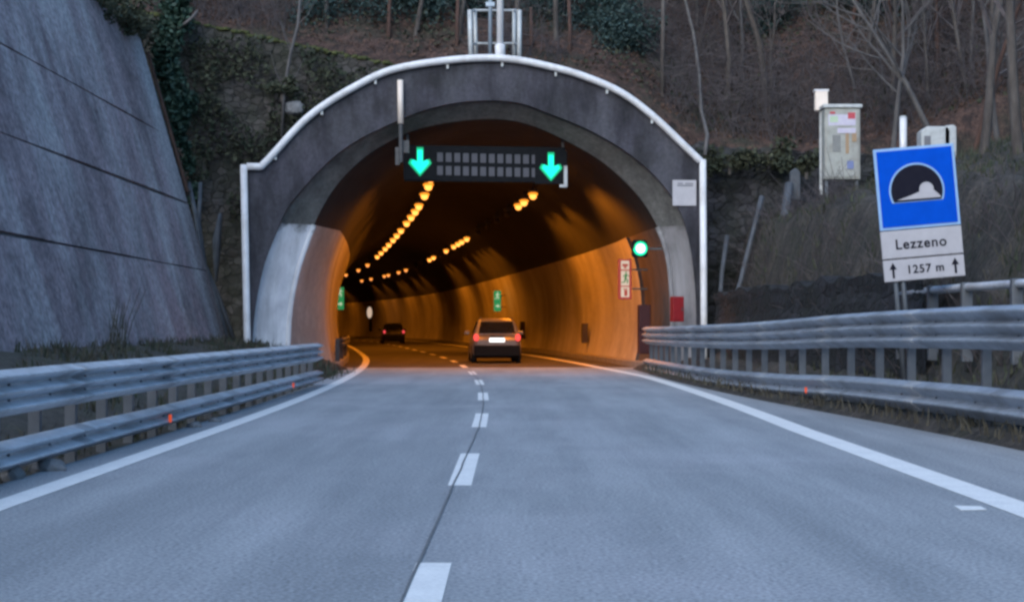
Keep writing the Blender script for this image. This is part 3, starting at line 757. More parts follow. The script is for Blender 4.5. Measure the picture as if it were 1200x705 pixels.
# ------------------------------------------------------------------ guard rails
def wave(nw, h, depth=.10, pk=.7):
    """beam cross-section (outward, z) from bottom 0 to top h"""
    pts = []
    n = nw*12
    for i in range(n+1):
        t = (i/12) % 1.0 if i < n else 1.0
        f = max(0, min(t/pk, (1-t)/(1-pk))); f = .5*f+.5*f*f*(3-2*f)
        pts.append((depth*f, h*i/n))
    return pts
def rail(name, path, specs, side, lab, posts, ptop, refl, overlap=400, pw=.60, mt='galv'):
    """path(Y)->(x, ztop). specs: (waves, z0 offset from top, height)"""
    Ya, Yb = posts[0]-.3, posts[-1]+.25
    t = thing(name, lab, 'guard rail', (path(Yb)[0], Yb, 0))
    def frame(Y):
        x, z = path(Y); x2, _ = path(Y+.1); d = Vector((x2-x, .1, 0)).normalized(); n = Vector((d.y, -d.x, 0))*(-side)   # towards the road
        return x, z, n
    for nw, dz, h in specs:
        m = MB(); pts = wave(nw, h, .14, pw)
        seg0 = Ya; k = 0
        while seg0 < Yb-.01:
            seg1 = min(Yb, seg0+overlap); rows = []
            n = max(2, int((seg1-seg0)/.5)+1)
            for i in range(n+1):
                Y = seg0+(seg1-seg0)*i/n; x, z, nv = frame(Y)
                jit = .008*noise.noise((Y*.35, dz*3, side))
                rows.append([Vector((x, Y, z+dz))+nv*(o+.012*(k % 2)+jit)+Vector((0, 0, zz+jit)) for o, zz in pts])
            m.grid(rows, flip=side < 0); seg0 = seg1; k += 1
        b = m.build('beam', M[mt], t, smooth=True)
        sd_ = b.modifiers.new('s', 'SOLIDIFY'); sd_.thickness = .006
        Ys = posts[0]+.6
        while Ys < Yb-.5:
            rows = []
            for i in range(3):
                Y = Ys+.17*i; x, z, nv = frame(Y); jit = .008*noise.noise((Y*.35, dz*3, side))
                rows.append([Vector((x, Y, z+dz))+nv*(o+.012+jit)+Vector((0, 0, zz+jit)) for o, zz in pts])
            m = MB(); m.grid(rows, flip=side < 0); sp_ = m.build('splice_plate', M['galv_seam'], b); sp_.modifiers.new('s', 'SOLIDIFY').thickness = .010
            Ys += 4.05
    for Y in posts:
        x, z, nv = frame(Y); zt = z-ptop
        m = MB(); c = Vector((x, Y, (zt-.3)/2))-nv*.13
        m.box(c, (.10, .012, zt+.3)); m.box(c+Vector((-.05, .03, 0)), (.008, .06, zt+.3)); m.box(c+Vector((.05, .03, 0)), (.008, .06, zt+.3))
        pb = m.build('post', M['galv_post'], t)
        for nw, dz, h in specs:
            for f in ((.5,) if nw == 2 else (.333, .667)):
                c = Vector((x, Y, z+dz+h*f))+nv*.004; m = MB(); m.tube([c, c+nv*.02], .014, 6); m.build('bolt', M['galv_post'], pb)
        for nw, dz, h in specs: m = MB(); m.box(Vector((x, Y, z+dz+h/2))-nv*.055, (.10, .08, h*.55)); m.build('spacer', M['galv_post'], pb)
    for Y, dzr in refl:
        x, z, nv = frame(Y); c = Vector((x, Y, z+dzr))+nv*.135
        m = MB(); m.box(c, (.03, .045, .09)); m.build('reflector', M['orange_refl'], t)
    return t
def path_l(Y): return (-4.2-.03*max(0, (Y-24)/10), .92)
rail('guard_rail', path_l, [(3, -.39, .39), (2, -.84, .255)], -1, 'galvanised three wave guard rail along the left road edge', [2.7+1.2*i for i in range(28)], .03, [(19.3, -.735), (30.3, -.735)])
rail('guard_rail', lambda Y: sm(rail_r, Y), [(3, -.50, .50), (2, -1.30, .38)], 1, 'tall galvanised guard rail curving along the right shoulder', [4.0+1.35*i for i in range(33)], .03, [(25.8, -1.16)], pw=.64, mt='galv_shade')
# inner rail at the left wall
t = thing('tunnel_barrier', 'short dark steel barrier against the left wall inside the tunnel', 'guard rail', rp(58, -3.85))
m = MB(); rows = []
for i in range(12):
    Y = 52+i*2.2; rows.append([rp(Y, -3.95+o, .62+z) for o, z in wave(2, .30)])
m.grid(rows, flip=True); b = m.build('beam', M['darkgrey'], t, smooth=True); b.modifiers.new('s', 'SOLIDIFY').thickness = .006
for Y in (52.3, 56.5, 62, 68, 74):
    m = MB(); p = rp(Y, -4.05, .45); m.box(p, (.14, .12, .9)); m.build('post', M['darkgrey'], t)
# back fence on right
t = thing('hand_rail', 'pale metal hand rail on short posts behind the right guard rail', 'railing', at(1130, 350, 24.5))
ends_ = [(1056, 344, 29.0), (1093, 340, 27.2), (1133, 336.5, 25.6), (1192, 332.5, 23.6), (1262, 327, 21.8)]
pts = [at(*e) for e in ends_]
m = MB(); m.tube(pts, .065, 8); m.build('top_rail', M['galv'], t, smooth=True)
m = MB(); m.tube([p-Vector((0, 0, .42)) for p in pts], .05, 8); m.build('lower_rail', M['galv'], t, smooth=True)
for p in pts:
    m = MB(); m.box(p+Vector((0, .02, -.55)), (.17, .12, 1.25)); m.build('post', M['galv_post'], t, bevel=.01)
# low pale kerb pipe by the right shoulder
m = MB(); m.tube([at(1130, 508, 20.0)+Vector((0, 0, -.02)), at(1165, 517, 18.6)+Vector((0, 0, 0)), at(1215, 530, 17.0)], .045, 8)
tag(m.build('ground_pipe', M['pipe'], smooth=True), 'pale pipe lying on the ground under the right guard rail', 'pipe')

# ------------------------------------------------------------------ blue tunnel sign
SGY = 26.0; ks = SGY/1900
base = at(1088, 372, SGY)
sg = thing('tunnel_sign', 'leaning blue tunnel sign with white name and distance plates', 'road sign', base, (0, R(-4.9), 0))
def sp(px_, py_):     # unleaned local coords: metres from base
    return px_, py_
zb = lambda v: v      # readability
w2 = 1.30/2
Z0 = .62; H1, H2, H3 = .345, .445, 1.31
def panel(name, z0, h, edge, face, wd=1.30, brd=.03):
    m = MB(); m.box((0, 0, z0+h/2), (wd, .03, h)); p = m.build(name, edge, sg, local=True, bevel=.006)
    m = MB(); m.box((0, -.019, z0+h/2), (wd-2*brd, .006, h-2*brd)); f = m.build('face', face, p, local=True)
    return p
pd = panel('distance_plate', Z0, H1, M['sign_white'], M['sign_white'], brd=.012)
pn = panel('name_plate', Z0+H1+.02, H2, M['sign_white'], M['sign_white'], brd=.012)
pb = panel('symbol_panel', Z0+H1+H2+.035, H3, M['sign_edge'], M['sign_blue'], brd=.045)
zc = Z0+H1+H2+.035
# symbol: tunnel mouth
def arcpts(r, n=28, cut=.0): return [(r*math.cos(a), r*math.sin(a)) for a in [math.pi*1.13-(math.pi*1.26)*i/n for i in range(n+1)]]
o = (-.01, -.0235, zc+.60)
m = MB(); m.prism(arcpts(.445)[::-1], o, (1, 0, 0), (0, 0, 1), (0, -1, 0), .004); m.build('symbol_border', M['sign_edge'], pb, local=True)
m = MB(); m.prism(arcpts(.415)[::-1], (o[0], -.0285, o[2]), (1, 0, 0), (0, 0, 1), (0, -1, 0), .004); m.build('symbol_mouth', M['sign_black'], pb, local=True)
road = [(-.33, -.165), (.38, -.165), (.34, -.11), (.26, -.03)]+[(.155+.115*math.cos(a), -.02+.115*math.sin(a)) for a in [i*math.pi/10 for i in range(0, 11)]]+[(.04, -.05), (-.10, -.10)]
m = MB(); m.prism(road[::-1], (o[0], -.0335, o[2]+.03), (1, 0, 0), (0, 0, 1), (0, -1, 0), .004); m.build('symbol_road', M['sign_white'], pb, local=True)
def text(s, size, loc, mt, parent, name, extr=.002, bold=.008, spacing=1.0):
    c = bpy.data.curves.new(name, 'FONT'); c.body = s; c.size = size; c.align_x = 'CENTER'; c.align_y = 'CENTER'; c.extrude = extr; c.offset = bold; c.space_character = spacing
    tmp = bpy.data.objects.new('tmp', c); COL.objects.link(tmp)
    bpy.context.view_layer.update()
    me = bpy.data.meshes.new_from_object(tmp.evaluated_get(bpy.context.evaluated_depsgraph_get())); bpy.data.objects.remove(tmp)
    me.name = name; me.materials.clear(); me.materials.append(mt)
    ob = bpy.data.objects.new(name, me); COL.objects.link(ob); ob.parent = parent; ob.location = loc; ob.rotation_euler = (R(90), 0, 0)
    return ob
text('Lezzeno', .225, (-.02, -.026, Z0+H1+.02+H2/2-.01), M['sign_black'], pn, 'lettering', bold=.004, spacing=1.12)
text('1257', .185, (-.09, -.026, Z0+H1/2-.005), M['sign_black'], pd, 'number', bold=.004, spacing=1.1); text('m', .185, (.25, -.026, Z0+H1/2-.005), M['sign_black'], pd, 'unit', bold=.004)
for x in (-.50, .50):
    m = MB(); m.prism([(-.018, -.12), (.018, -.12), (.018, .02), (.06, .02), (0, .13), (-.06, .02), (-.018, .02)], (x, -.024, Z0+H1/2), (1, 0, 0), (0, 0, 1), (0, -1, 0), .004)
    m.build('arrow', M['sign_black'], pd, local=True)
for x in (-.46, -.34):
    m = MB(); m.tube([(x, .06, -1.9), (x, .06, Z0+H1+H2+H3-.1)], .042, 10); m.build('post', M['galv_post'], sg, local=True, smooth=True)

# ------------------------------------------------------------------ cabinets on the bank
CY = 44.0; kc = CY/1900
t = thing('control_cabinet', 'grey roadside cabinet covered with coloured stickers on the bank', 'cabinet', at(988, 210, CY))
Wc, Hc = 42*kc, 84*kc
m = MB(); m.box((0, .3, Hc/2), (Wc, .5, Hc)); cb = m.build('case', M['cab'], t, local=True, bevel=.03)
m = MB(); m.box((0, .3, Hc+.05), (Wc+.10, .62, .10)); m.build('roof', M['palegrey'], t, local=True, bevel=.02)
m = MB(); m.box((0, .035, Hc/2), (Wc-.12, .02, Hc-.14)); dr = m.build('door', M['cab'], t, local=True)
for k, (x, z, w_, h_, mt) in enumerate(((-.02, .83, .74, .30, 'st_pale'), (.24, .89, .20, .17, 'st_red'), (-.24, .84, .22, .17, 'st_green'), (-.17, .50, .22, .46, 'st_grey'), (.12, .52, .09, .62, 'st_orange'), (.31, .60, .12, .30, 'st_orange'), (.20, .20, .18, .22, 'st_blue'), (.10, .68, .50, .14, 'st_pale'), (-.28, .93, .14, .06, 'st_red'))):
    m = MB(); m.box((x, .022-.0025*k, z*Hc), (w_, .006, h_)); m.build('sticker', M[mt], dr, local=True)
for x in (-.42, .40):
    m = MB(); m.box((x, .2, -.35), (.08, .08, .8)); m.build('leg', M['galv_post'], t, local=True)
t = thing('white_box', 'small bright white box beside the top of the stickered cabinet', 'box', at(963, 130, 44.6))
m = MB(); m.box((0, .1, 25*kc/2), (15*kc, .22, 24*kc)); m.build('case', M['warmwhite'], t, local=True, bevel=.02)
m = MB(); m.box((0, .12, 24.6*kc), (17*kc, .28, .05)); m.build('lid', M['white'], t, local=True)
m = MB(); m.tube([(0, .1, -2.3), (0, .1, .02)], .05, 8); m.build('post', M['palegrey'], t, local=True)
t = thing('marker_post', 'short thick white post rising behind the blue sign', 'post', at(1058.5, 182, 40))
m = MB(); m.tube([(0, 0, -.5), (0, 0, .92)], .09, 10); m.build('shaft', M['white'], t, local=True, smooth=True)
m = MB(); m.tube([(0, 0, .92), (0, 0, .97)], [.10, .07], 10); m.build('cap', M['palegrey'], t, local=True)
t = thing('meter_box', 'rounded pale grey meter box half hidden behind the blue sign', 'cabinet', at(1097, 172, 41))
m = MB(); m.prism([(-.37, -.3), (.37, -.3), (.37, .42), (.30, .52), (-.22, .52), (-.37, .40)], (0, 0, 0), (1, 0, 0), (0, 0, 1), (0, 1, 0), .5); m.build('case', M['palegrey'], t, local=True, bevel=.03)
m = MB(); m.box((-.22, -.012, .1), (.16, .02, .35)); m.build('dark_window', M['sign_grey'], t, local=True)
m = MB(); m.box((0, .25, -.8), (.3, .2, 1.0)); m.build('plinth', M['kerb'], t, local=True)
t = thing('meter_box', 'narrow pale box right next to the rounded meter box', 'cabinet', at(1114, 172, 41))
m = MB(); m.prism([(-.15, -.3), (.15, -.3), (.15, .5), (.08, .56), (-.12, .54), (-.15, .45)], (0, 0, 0), (1, 0, 0), (0, 0, 1), (0, 1, 0), .3); m.build('case', M['palegrey'], t, local=True, bevel=.02)
m = MB(); m.box((0, .2, -.8), (.15, .15, 1.0)); m.build('plinth', M['kerb'], t, local=True)
# pipes running down the slopes
def pipe_thing(name, pts, r, mt, lab, cat='pipe', n=8, jitter=0):
    m = MB(); m.tube(pts, r, n); return tag(m.build(name, mt, smooth=True), lab, cat)
pipe_thing('drain_pipe', [at(893, 230, 46.8), at(885, 262, 46.6), at(868, 330, 46.2), at(852, 382, 46), at(846, 400, 46)], .075, M['pipe'], 'long grey drain pipe slanting down right of the white portal post')
pipe_thing('drain_pipe', [at(852, 276, 47.6), at(846, 320, 47.3), at(841, 385, 47), at(840, 400, 47)], .07, M['pipe'], 'shorter upright grey pipe beside the right white portal post')
pipe_thing('drain_channel', [at(925, 215, 45.8), at(920, 255, 45.4), at(917, 300, 45), at(914, 330, 44.6)], [.12, .14, .11, .07], M['pipe'], 'pale concrete drain chute on the bank below the stickered cabinet', 'channel', 6)
t = thing('marker_stone', 'pale stone slab standing on the bank above the drain chute', 'stone', at(932, 222, 46))
m = MB(); m.prism([(-.14, -.3), (.15, -.3), (.15, .50), (.02, .62), (-.13, .52)], (0, 0, 0), (1, 0, 0), (0, 0, 1), (0, 1, 0), .25); m.build('slab', M['pipe'], t, local=True, bevel=.03)
pipe_thing('drain_pipe', [at(221, 214, 47.9), at(229, 250, 47.6), at(236, 300, 47.3), at(252, 348, 47.1), at(270, 405, 46.9)], .07, M['pipe'], 'thin grey pipe running down the gully beside the concrete wall')
pipe_thing('drain_pipe', [at(235, 214, 48.2), at(233, 260, 47.9), at(240, 310, 47.7), at(258, 352, 47.5), at(277, 405, 47.2)], .06, M['pipe'], 'second thin pipe closer to the white left portal post')
t = pipe_thing('old_post', [at(258, 250, 48.4), at(254, 282, 48.2), at(253, 330, 48)], [.05, .14, .05], M['pipe'], 'pale weathered slab leaning in the gully left of the portal', 'slab', 5)
m = MB(); m.box(at(301, 119, 48.7), (.9, .3, .55), Matrix.Rotation(.4, 3, 'Y')); 
# ------------------------------------------------------------------ cars
def car(name, lab, loc, rz, paint, tail, plate=True):
    t = thing(name, lab, 'car', loc, (0, 0, rz))
    # lower body: stations along y (0 = rear), cross-section half-width and heights
    st = [(0.0, .70, .34, .78), (.05, .80, .30, .92), (.30, .865, .26, 1.0), (1.2, .88, .24, 1.0), (2.4, .88, .24, .98), (3.3, .865, .25, .93), (3.95, .78, .28, .80), (4.12, .66, .34, .62)]
    rows = []
    for y, hw, z0, z1 in st:
        zm = (z0+z1)/2
        rows.append([Vector(p) for p in ((-hw*.92, y, z0), (-hw, y, z0+.12), (-hw*1.005, y, zm+.05), (-hw*.96, y, z1-.06), (-hw*.88, y, z1), (0, y, z1+.02), (hw*.88, y, z1), (hw*.96, y, z1-.06), (hw*1.005, y, zm+.05), (hw, y, z0+.12), (hw*.92, y, z0), (0, y, z0), (-hw*.92, y, z0))])
    m = MB(); m.grid(rows)
    m.add(rows[0][:-1], [tuple(range(12))]); m.add(rows[-1][:-1], [tuple(range(11, -1, -1))])
    # cabin
    cb = [(.10, .76, .98, .0), (.16, .74, 1.14, 0), (.34, .66, 1.46, 0), (.55, .61, 1.545, 0), (1.3, .60, 1.575, 0), (2.0, .60, 1.53, 0), (2.45, .62, 1.34, 0), (2.95, .70, .99, 0)]
    rows = [[Vector(p) for p in ((-.80 if z < 1.5 else -.80, y, .95), (-(h+.06), y, .95+(z-.95)*.55), (-h, y, z-.03), (-h*.8, y, z), (0, y, z+.015), (h*.8, y, z), (h, y, z-.03), (h+.06, y, .95+(z-.95)*.55), (.80, y, .95))] for y, h, z, _ in cb]
    m.grid(rows)
    m.build('body', paint, t, local=True, smooth=True, recalc=True)
    # rear window & side windows, set proud of the cabin
    def quad(vs, name, mt, par=t, th=.012):
        mm = MB(); vs = [Vector(v) for v in vs]; n = (vs[1]-vs[0]).cross(vs[2]-vs[0]).normalized()
        mm.add(vs+[v+n*th for v in vs], [(3, 2, 1, 0), (4, 5, 6, 7), (0, 1, 5, 4), (1, 2, 6, 5), (2, 3, 7, 6), (3, 0, 4, 7)]); return mm.build(name, mt, par, local=True, recalc=True)
    rw_ = quad([(-.66, .105, 1.05), (.66, .105, 1.05), (.56, .315, 1.45), (-.56, .315, 1.45)], 'rear_window', M['glass'])
    m = MB(); m.box((.02, .10, 1.10), (.4, .02, .025), Matrix.Rotation(.25, 3, 'Y')); m.build('wiper', M['dark'], rw_, local=True)
    for s in (-1, 1):
        for y0, y1, a, b in ((.50, 1.28, 1.44, 1.49), (1.36, 2.30, 1.49, 1.36)):
            vs = [(s*.79, y0, 1.04), (s*.79, y1, 1.04), (s*.665, y1, b-.02), (s*.665, y0, a-.02)]
            if s < 0: vs = vs[::-1]
            quad(vs, 'side_window', M['glass'])
        m = MB(); m.prism([(.092*math.cos(TAU*i/16), .125*math.sin(TAU*i/16)) for i in range(16)], (s*.735, .08, .90), (1, 0, 0), (0, 0, 1), (0, -1, 0), .13); o_ = m.build('taillight', tail, t, local=True)
        m = MB(); m.box((s*.98, 2.15, 1.06), (.20, .10, .14)); m.build('mirror', paint, t, local=True, bevel=.03)
        for y in (.72, 3.30):
            n = 20; x0 = s*.70; x1 = s*.885
            m = MB(); m.tube([(x0, y, .315), (x0+s*.03, y, .315), (x1-s*.03, y, .315), (x1, y, .315)], [.28, .315, .315, .285], n); wh = m.build('wheel', M['rubber'], t, local=True, smooth=True)
            m = MB(); m.tube([(x1-s*.02, y, .315), (x1+s*.006, y, .315)], [.20, .18], 12); m.build('rim', M['rim'], wh, local=True)
    m = MB(); m.box((0, .02, .43), (1.62, .16, .40)); m.build('bumper', M['dark'], t, local=True, bevel=.04)
    m = MB(); m.box((0, -.01, .81), (.54, .02, .14)); m.build('number_plate', M['plate'] if plate else M['sign_grey'], t, local=True, bevel=.004)
    m = MB(); m.box((0, .02, .93), (.5, .05, .04)); m.build('boot_handle', M['darkgrey'], t, local=True)
    for x in (-.55, .55):
        m = MB(); m.box((x, 1.2, 1.585), (.04, 1.3, .03)); m.build('roof_rail', M['darkgrey'], t, local=True)
    m = MB(); m.box((0, 1.9, .22), (1.5, 3.2, .1)); m.build('underbody', M['dark'], t, local=True)
    return t
car('silver_car', 'silver hatchback with lit red tail lights in the right lane', at(582.5, 424, 57), math.atan(rcs(59)[1])-.02, M['silver'], M['tail'])
car('dark_car', 'distant dark car with small red tail lights in the tunnel bend', Vector((-9.1, 125, .0)), math.atan(rcs(127)[1]), M['darkcar'], M['tail_dim'], False)
for o in bpy.data.objects:
    if o.name == 'silver_car': o.location.z = .005

# ------------------------------------------------------------------ vegetation
def leaf_quad(m, p, s, tilt=1.2):
    d = Vector((random.gauss(0, 1), random.gauss(0, 1), random.gauss(0, 1)*tilt)).normalized(); a = d.orthogonal().normalized(); b = d.cross(a)
    t = random.random()*TAU; a, b = a*math.cos(t)+b*math.sin(t), b*math.cos(t)-a*math.sin(t)
    k = .45+.3*random.random()
    m.add([p-a*s, p+b*s*k, p+a*s, p-b*s*k], [(0, 1, 2, 3)])
def grow(trunk, br, p, d, ln, r, depth, spread=.55, up=.12):
    n = 5; pts = [p]; rs = [r]; q = p.copy(); dd = d.copy()
    for i in range(n):
        dd = (dd+Vector((random.gauss(0, .10), random.gauss(0, .10), up*.3))).normalized(); q = q+dd*(ln/n); pts.append(q.copy()); rs.append(max(.006, r*(1-.75*(i+1)/n)))
    (trunk if depth == 0 else br).tube(pts, rs, 6 if depth == 0 else (4 if depth == 1 else 3), caps=False)
    if depth >= 3: return
    cnt = (9, 5, 4)[depth]
    for k in range(cnt):
        f = (.30+.68*random.random()) if depth == 0 else (.2+.8*random.random())
        i = min(n-1, int(f*n)); pp = pts[i].lerp(pts[i+1], f*n-i)
        ax = dd.orthogonal().normalized(); ax = Matrix.Rotation(random.random()*TAU, 3, dd) @ ax
        nd = (dd*(1-spread*.6)+ax*spread*random.uniform(.7, 1.3)+Vector((0, 0, up))).normalized()
        grow(trunk, br, pp, nd, ln*random.uniform(.30, .50), max(.007, rs[i]*.5), depth+1, spread, up)
def bare_tree(lab, h, r, mt, group, lean=(0, 0), spread=.55, seed=0):
    random.seed(100+seed)
    t = thing('bare_tree', lab, 'tree', group=group); tr, br = MB(), MB()
    grow(tr, br, Vector((0, 0, -.3)), Vector((lean[0], lean[1], 1)).normalized(), h, r, 0, spread)
    tr.build('trunk', mt, t, local=True, smooth=True); br.build('crown', M['twig'] if mt is not M['bark_pale'] else mt, t, local=True)
    return t
protos = []
specs = [(7, .085, 'bark', 'dark slender leafless tree on the wooded hillside'), (8, .10, 'bark', 'tall dark leafless tree on the wooded hillside'), (6, .06, 'bark_pale', 'pale slender leafless tree on the wooded hillside'),
         (7.5, .09, 'bark_red', 'reddish trunked leafless tree on the wooded hillside'), (5, .05, 'bark', 'small twiggy leafless tree on the wooded hillside'), (9, .11, 'bark', 'tall dark many branched tree on the wooded hillside')]
for i, (h, r, mt, lab) in enumerate(specs):
    protos.append(bare_tree(lab, h, r, M[mt], 'leafless trees on the hillside', (random.uniform(-.1, .1), -.05), .5, i))
random.seed(21)
placed = []
def ok(x, y, d):
    for a, b in placed:
        if (a-x)**2+(b-y)**2 < d*d: return False
    placed.append((x, y)); return True
used = set(); cnt = 0; tries = 0
while cnt < 105 and tries < 6000:
    tries += 1
    Y = WALLY+1.0+random.random()**1.4*16; X = random.uniform(-14, 24)
    px = 600+1900*X/Y
    if px < 130 or px > 1290: continue
    if X < -2 and random.random() < .35: continue
    if not ok(X, Y, .75): continue
    i = random.choice([0, 0, 1, 2, 3, 4, 4, 5]) if X > -3 else random.choice([0, 1, 3, 3, 4, 5])
    o = protos[i] if i not in used else copy_tree(protos[i]); used.add(i)
    o.location = (X, Y, hill(X, Y)); o.rotation_euler = (random.gauss(0, .05), random.gauss(0, .06), random.random()*TAU); s = random.uniform(.75, 1.15); o.scale = (s, s, s)
    side = 'above the portal' if px < 830 else 'right of the portal'
    o['label'] = specs[i][3].replace('on the wooded hillside', 'on the hillside '+side); o['group'] = 'leafless trees on the hillside '+side
    cnt += 1
for i in range(6):
    if i not in used:
        o = protos[i]; o.location = (10+i, 60, hill(10+i, 60))
# nearer trees on the right bank, leaning with long branches
near = [(1150, 250, 36, 8, .12, 'bark', (.10, 0), 'dark trunk leaning right on the bank behind the blue sign'), (1195, 200, 33, 8.5, .13, 'bark', (-.05, 0), 'thick leafless tree at the right edge of the picture'),
        (1110, 110, 46, 7.5, .10, 'bark_pale', (-.28, 0), 'pale leafless tree leaning left above the meter boxes'), (1172, 120, 44, 7, .09, 'bark_pale', (-.35, 0), 'pale tree with long slanting branches at upper right'),
        (1050, 120, 48, 7, .10, 'bark_pale', (.05, 0), 'pale straight leafless tree behind the white marker post'), (1135, 170, 41, 7, .09, 'bark_red', (.12, -.05), 'reddish leafless tree just right of the meter boxes')]
for k, (px, py, Yt, h, r, mt, ln, lab) in enumerate(near):
    t = bare_tree(lab, h, r, M[mt], 'leafless trees on the right bank', ln, .65, 40+k)
    p = at(px, py, Yt); z = bank(p.x, Yt) if Yt < WALLY else hill(p.x, Yt); t.location = (p.x, Yt, z-.1)
# individual saplings / vines that read clearly
random.seed(5)
def stem(pts, r, mt, lab, name='sapling', cat='sapling', twigs=6):
    t = thing(name, lab, cat, pts[0]); m = MB(); m.tube(pts, r, 6); m.build('stem', mt, t, smooth=True)
    if twigs:
        m = MB()
        for k in range(twigs):
            i = random.randrange(1, len(pts)-1); p = Vector(pts[i]).lerp(Vector(pts[i+1]), random.random()); d = Vector((random.choice((-1, 1))*random.uniform(.3, .7), random.uniform(-.2, .2), random.uniform(.5, 1)))
            m.tube([p, p+d*.5, p+d*.9+Vector((0, 0, .3))], [.018, .012, .005], 4)
        m.build('twigs', mt, t)
    return t
stem([at(330, 160, 48.6), at(333, 105, 48.5), at(341, 60, 48.5), at(349, 30, 48.6), at(353, -20, 48.8)], [.045, .05, .05, .045, .04], M['bark_pale'], 'thin pale sapling rising in front of the mossy stone wall')
stem([at(826, 182, 47.5), at(829, 158, 48.0), at(822, 130, 49.4), at(819, 85, 50.4), at(813, 40, 51.4), at(803, 0, 52.4), at(796, -30, 53)], [.06, .06, .055, .055, .05, .045, .04], M['bark_pale'], 'pale curving stem rising from the right white portal post', twigs=0)
stem([at(212, 32, 48.0), at(219, 26, 47.9), at(226, 20, 47.9), at(232, 12, 47.9)], [.04, .05, .05, .03], M['bark_pale'], 'short pale bent branch poking out above the ivy', 'branch', 'branch', 0)
for k, (px, y0, y1, lab) in enumerate(((535, 75, -20, 'reddish thin trunk left of the metal cage on the portal'), (667, 92, -20, 'straight reddish brown trunk above the arch right of the mast'), (455, 62, -20, 'reddish trunk rising behind the mossy wall top'), (622, 68, 20, 'thin brown stem just right of the metal cage'), (776, 95, -20, 'greyish trunk above the right shoulder of the arch'), (382, 40, -20, 'thin grey trunk above the sapling on the wall'))):
    stem([at(px, y0+20, 50.2), at(px+1, (y0+y1)/2, 50.4), at(px+random.uniform(-3, 3), y1-10, 50.8)], [.07, .065, .055], M['bark_red' if k < 4 else 'bark'], lab, 'tree_trunk', 'tree', 0)
# leaf masses
def hit(px, py):
    Y = WALLY+.1
    while Y < 110:
        p = at(px, py, Y)
        if p.z <= hill(p.x, Y): return p
        Y += .1
    return p
evs = [(400, 18, 54, 1.5, 'dark green evergreen shrub above the mossy wall end'), (450, 12, 55.5, 1.7, 'bluish evergreen bush behind the reddish trunk'), (500, 20, 55, 1.6, 'dark evergreen bush left of the metal cage'),
       (540, 8, 56.5, 1.3, 'small evergreen bush just behind the metal cage'), (700, 35, 55, 1.2, 'green bush above the right half of the arch'), (735, 60, 53, 1.1, 'low green bush near the arch shoulder'), (655, 20, 57, 1.4, 'dark bush on the slope right of the white mast'),
       (1010, 20, 56, 1.4, 'dark green bush high on the slope above the cabinet'), (905, 40, 57, 1.2, 'dark bush on the leaf covered slope left of the white box')]
EVP = [(hit(e[0], e[1]), e[3]) for e in evs]
def near_ev(X, Y): return any(abs(X-p.x) < .95*q and -2.2 < Y-p.y < .6 for p, q in EVP)
def leafmass(name, lab, cat, mt, clumps, nleaf, size, kind=None, stems=None):
    t = thing(name, lab, cat, clumps[0][0])
    m = MB()
    for (c, rx, ry, rz) in clumps:
        for k in range(nleaf):
            d = Vector((random.gauss(0, 1), random.gauss(0, 1), random.gauss(0, 1))); d.normalize(); f = random.random()**.45
            p = Vector(c)+Vector((d.x*rx, d.y*ry, d.z*rz))*f; leaf_quad(m, p, size*random.uniform(.6, 1.3))
    m.build('leaves', mt, t)
    if stems:
        m = MB()
        for s in stems: m.tube(s, [.05]*len(s), 5)
        m.build('stem', M['bark'], t)
    return t
ivy = []
for i in range(15):
    f = i/14; c = at(195+12*f+random.uniform(-12, 14)*(1-.4*f), -5+150*f, 48.2); ivy.append((c, .55-.2*f, .35, .5))
for i in range(7):
    c = at(212+random.uniform(-12, 14), 120+18*i, 48.4); ivy.append((c, .3, .25, .4))
leafmass('ivy', 'dark green ivy hanging at the end of the concrete wall', 'ivy', M['ivy'], ivy, 330, .085, stems=[[at(200, -10, 48.6), at(205, 60, 48.6), at(212, 140, 48.7)]])
for px, py, Y, s, lab in evs:
    c = hit(px, py); Y = c.y; gz = c.z
    cl = [(Vector((c.x+random.uniform(-.7, .7)*s, Y+random.uniform(-.5, .5), gz+.1+random.uniform(-.1, .8)*s)), random.uniform(.45, .75)*s, .5*s, random.uniform(.35, .6)*s) for k in range(6)]
    leafmass('evergreen_shrub', lab, 'shrub', M['ever'], cl, 620, .055, stems=[[Vector((c.x, Y, gz-.2)), Vector((c.x+.1, Y, gz+.7*s))]])
br = [(855, 185, 48.2, .9, 'bramble tangle on top of the right stone wall'), (900, 178, 48.2, .9, 'bramble bush on the stone wall left of the cabinet'), (945, 190, 47.6, .7, 'low bramble patch beside the cabinet leg'), (1060, 215, 44, .9, 'dull green bush behind the blue sign'), (330, 100, 48.6, .5, 'small green tuft growing from the mossy wall')]
for px, py, Y, s, lab in br:
    c = at(px, py, Y)
    cl = [(c+Vector((random.uniform(-.8, .8)*s, random.uniform(-.2, .2), random.uniform(-.35, .3)*s)), .5*s, .3*s, .35*s) for k in range(5)]
    leafmass('bramble', lab, 'shrub', M['bramble'], cl, 130, .085, stems=[[c-Vector((0, 0, .5)), c]])
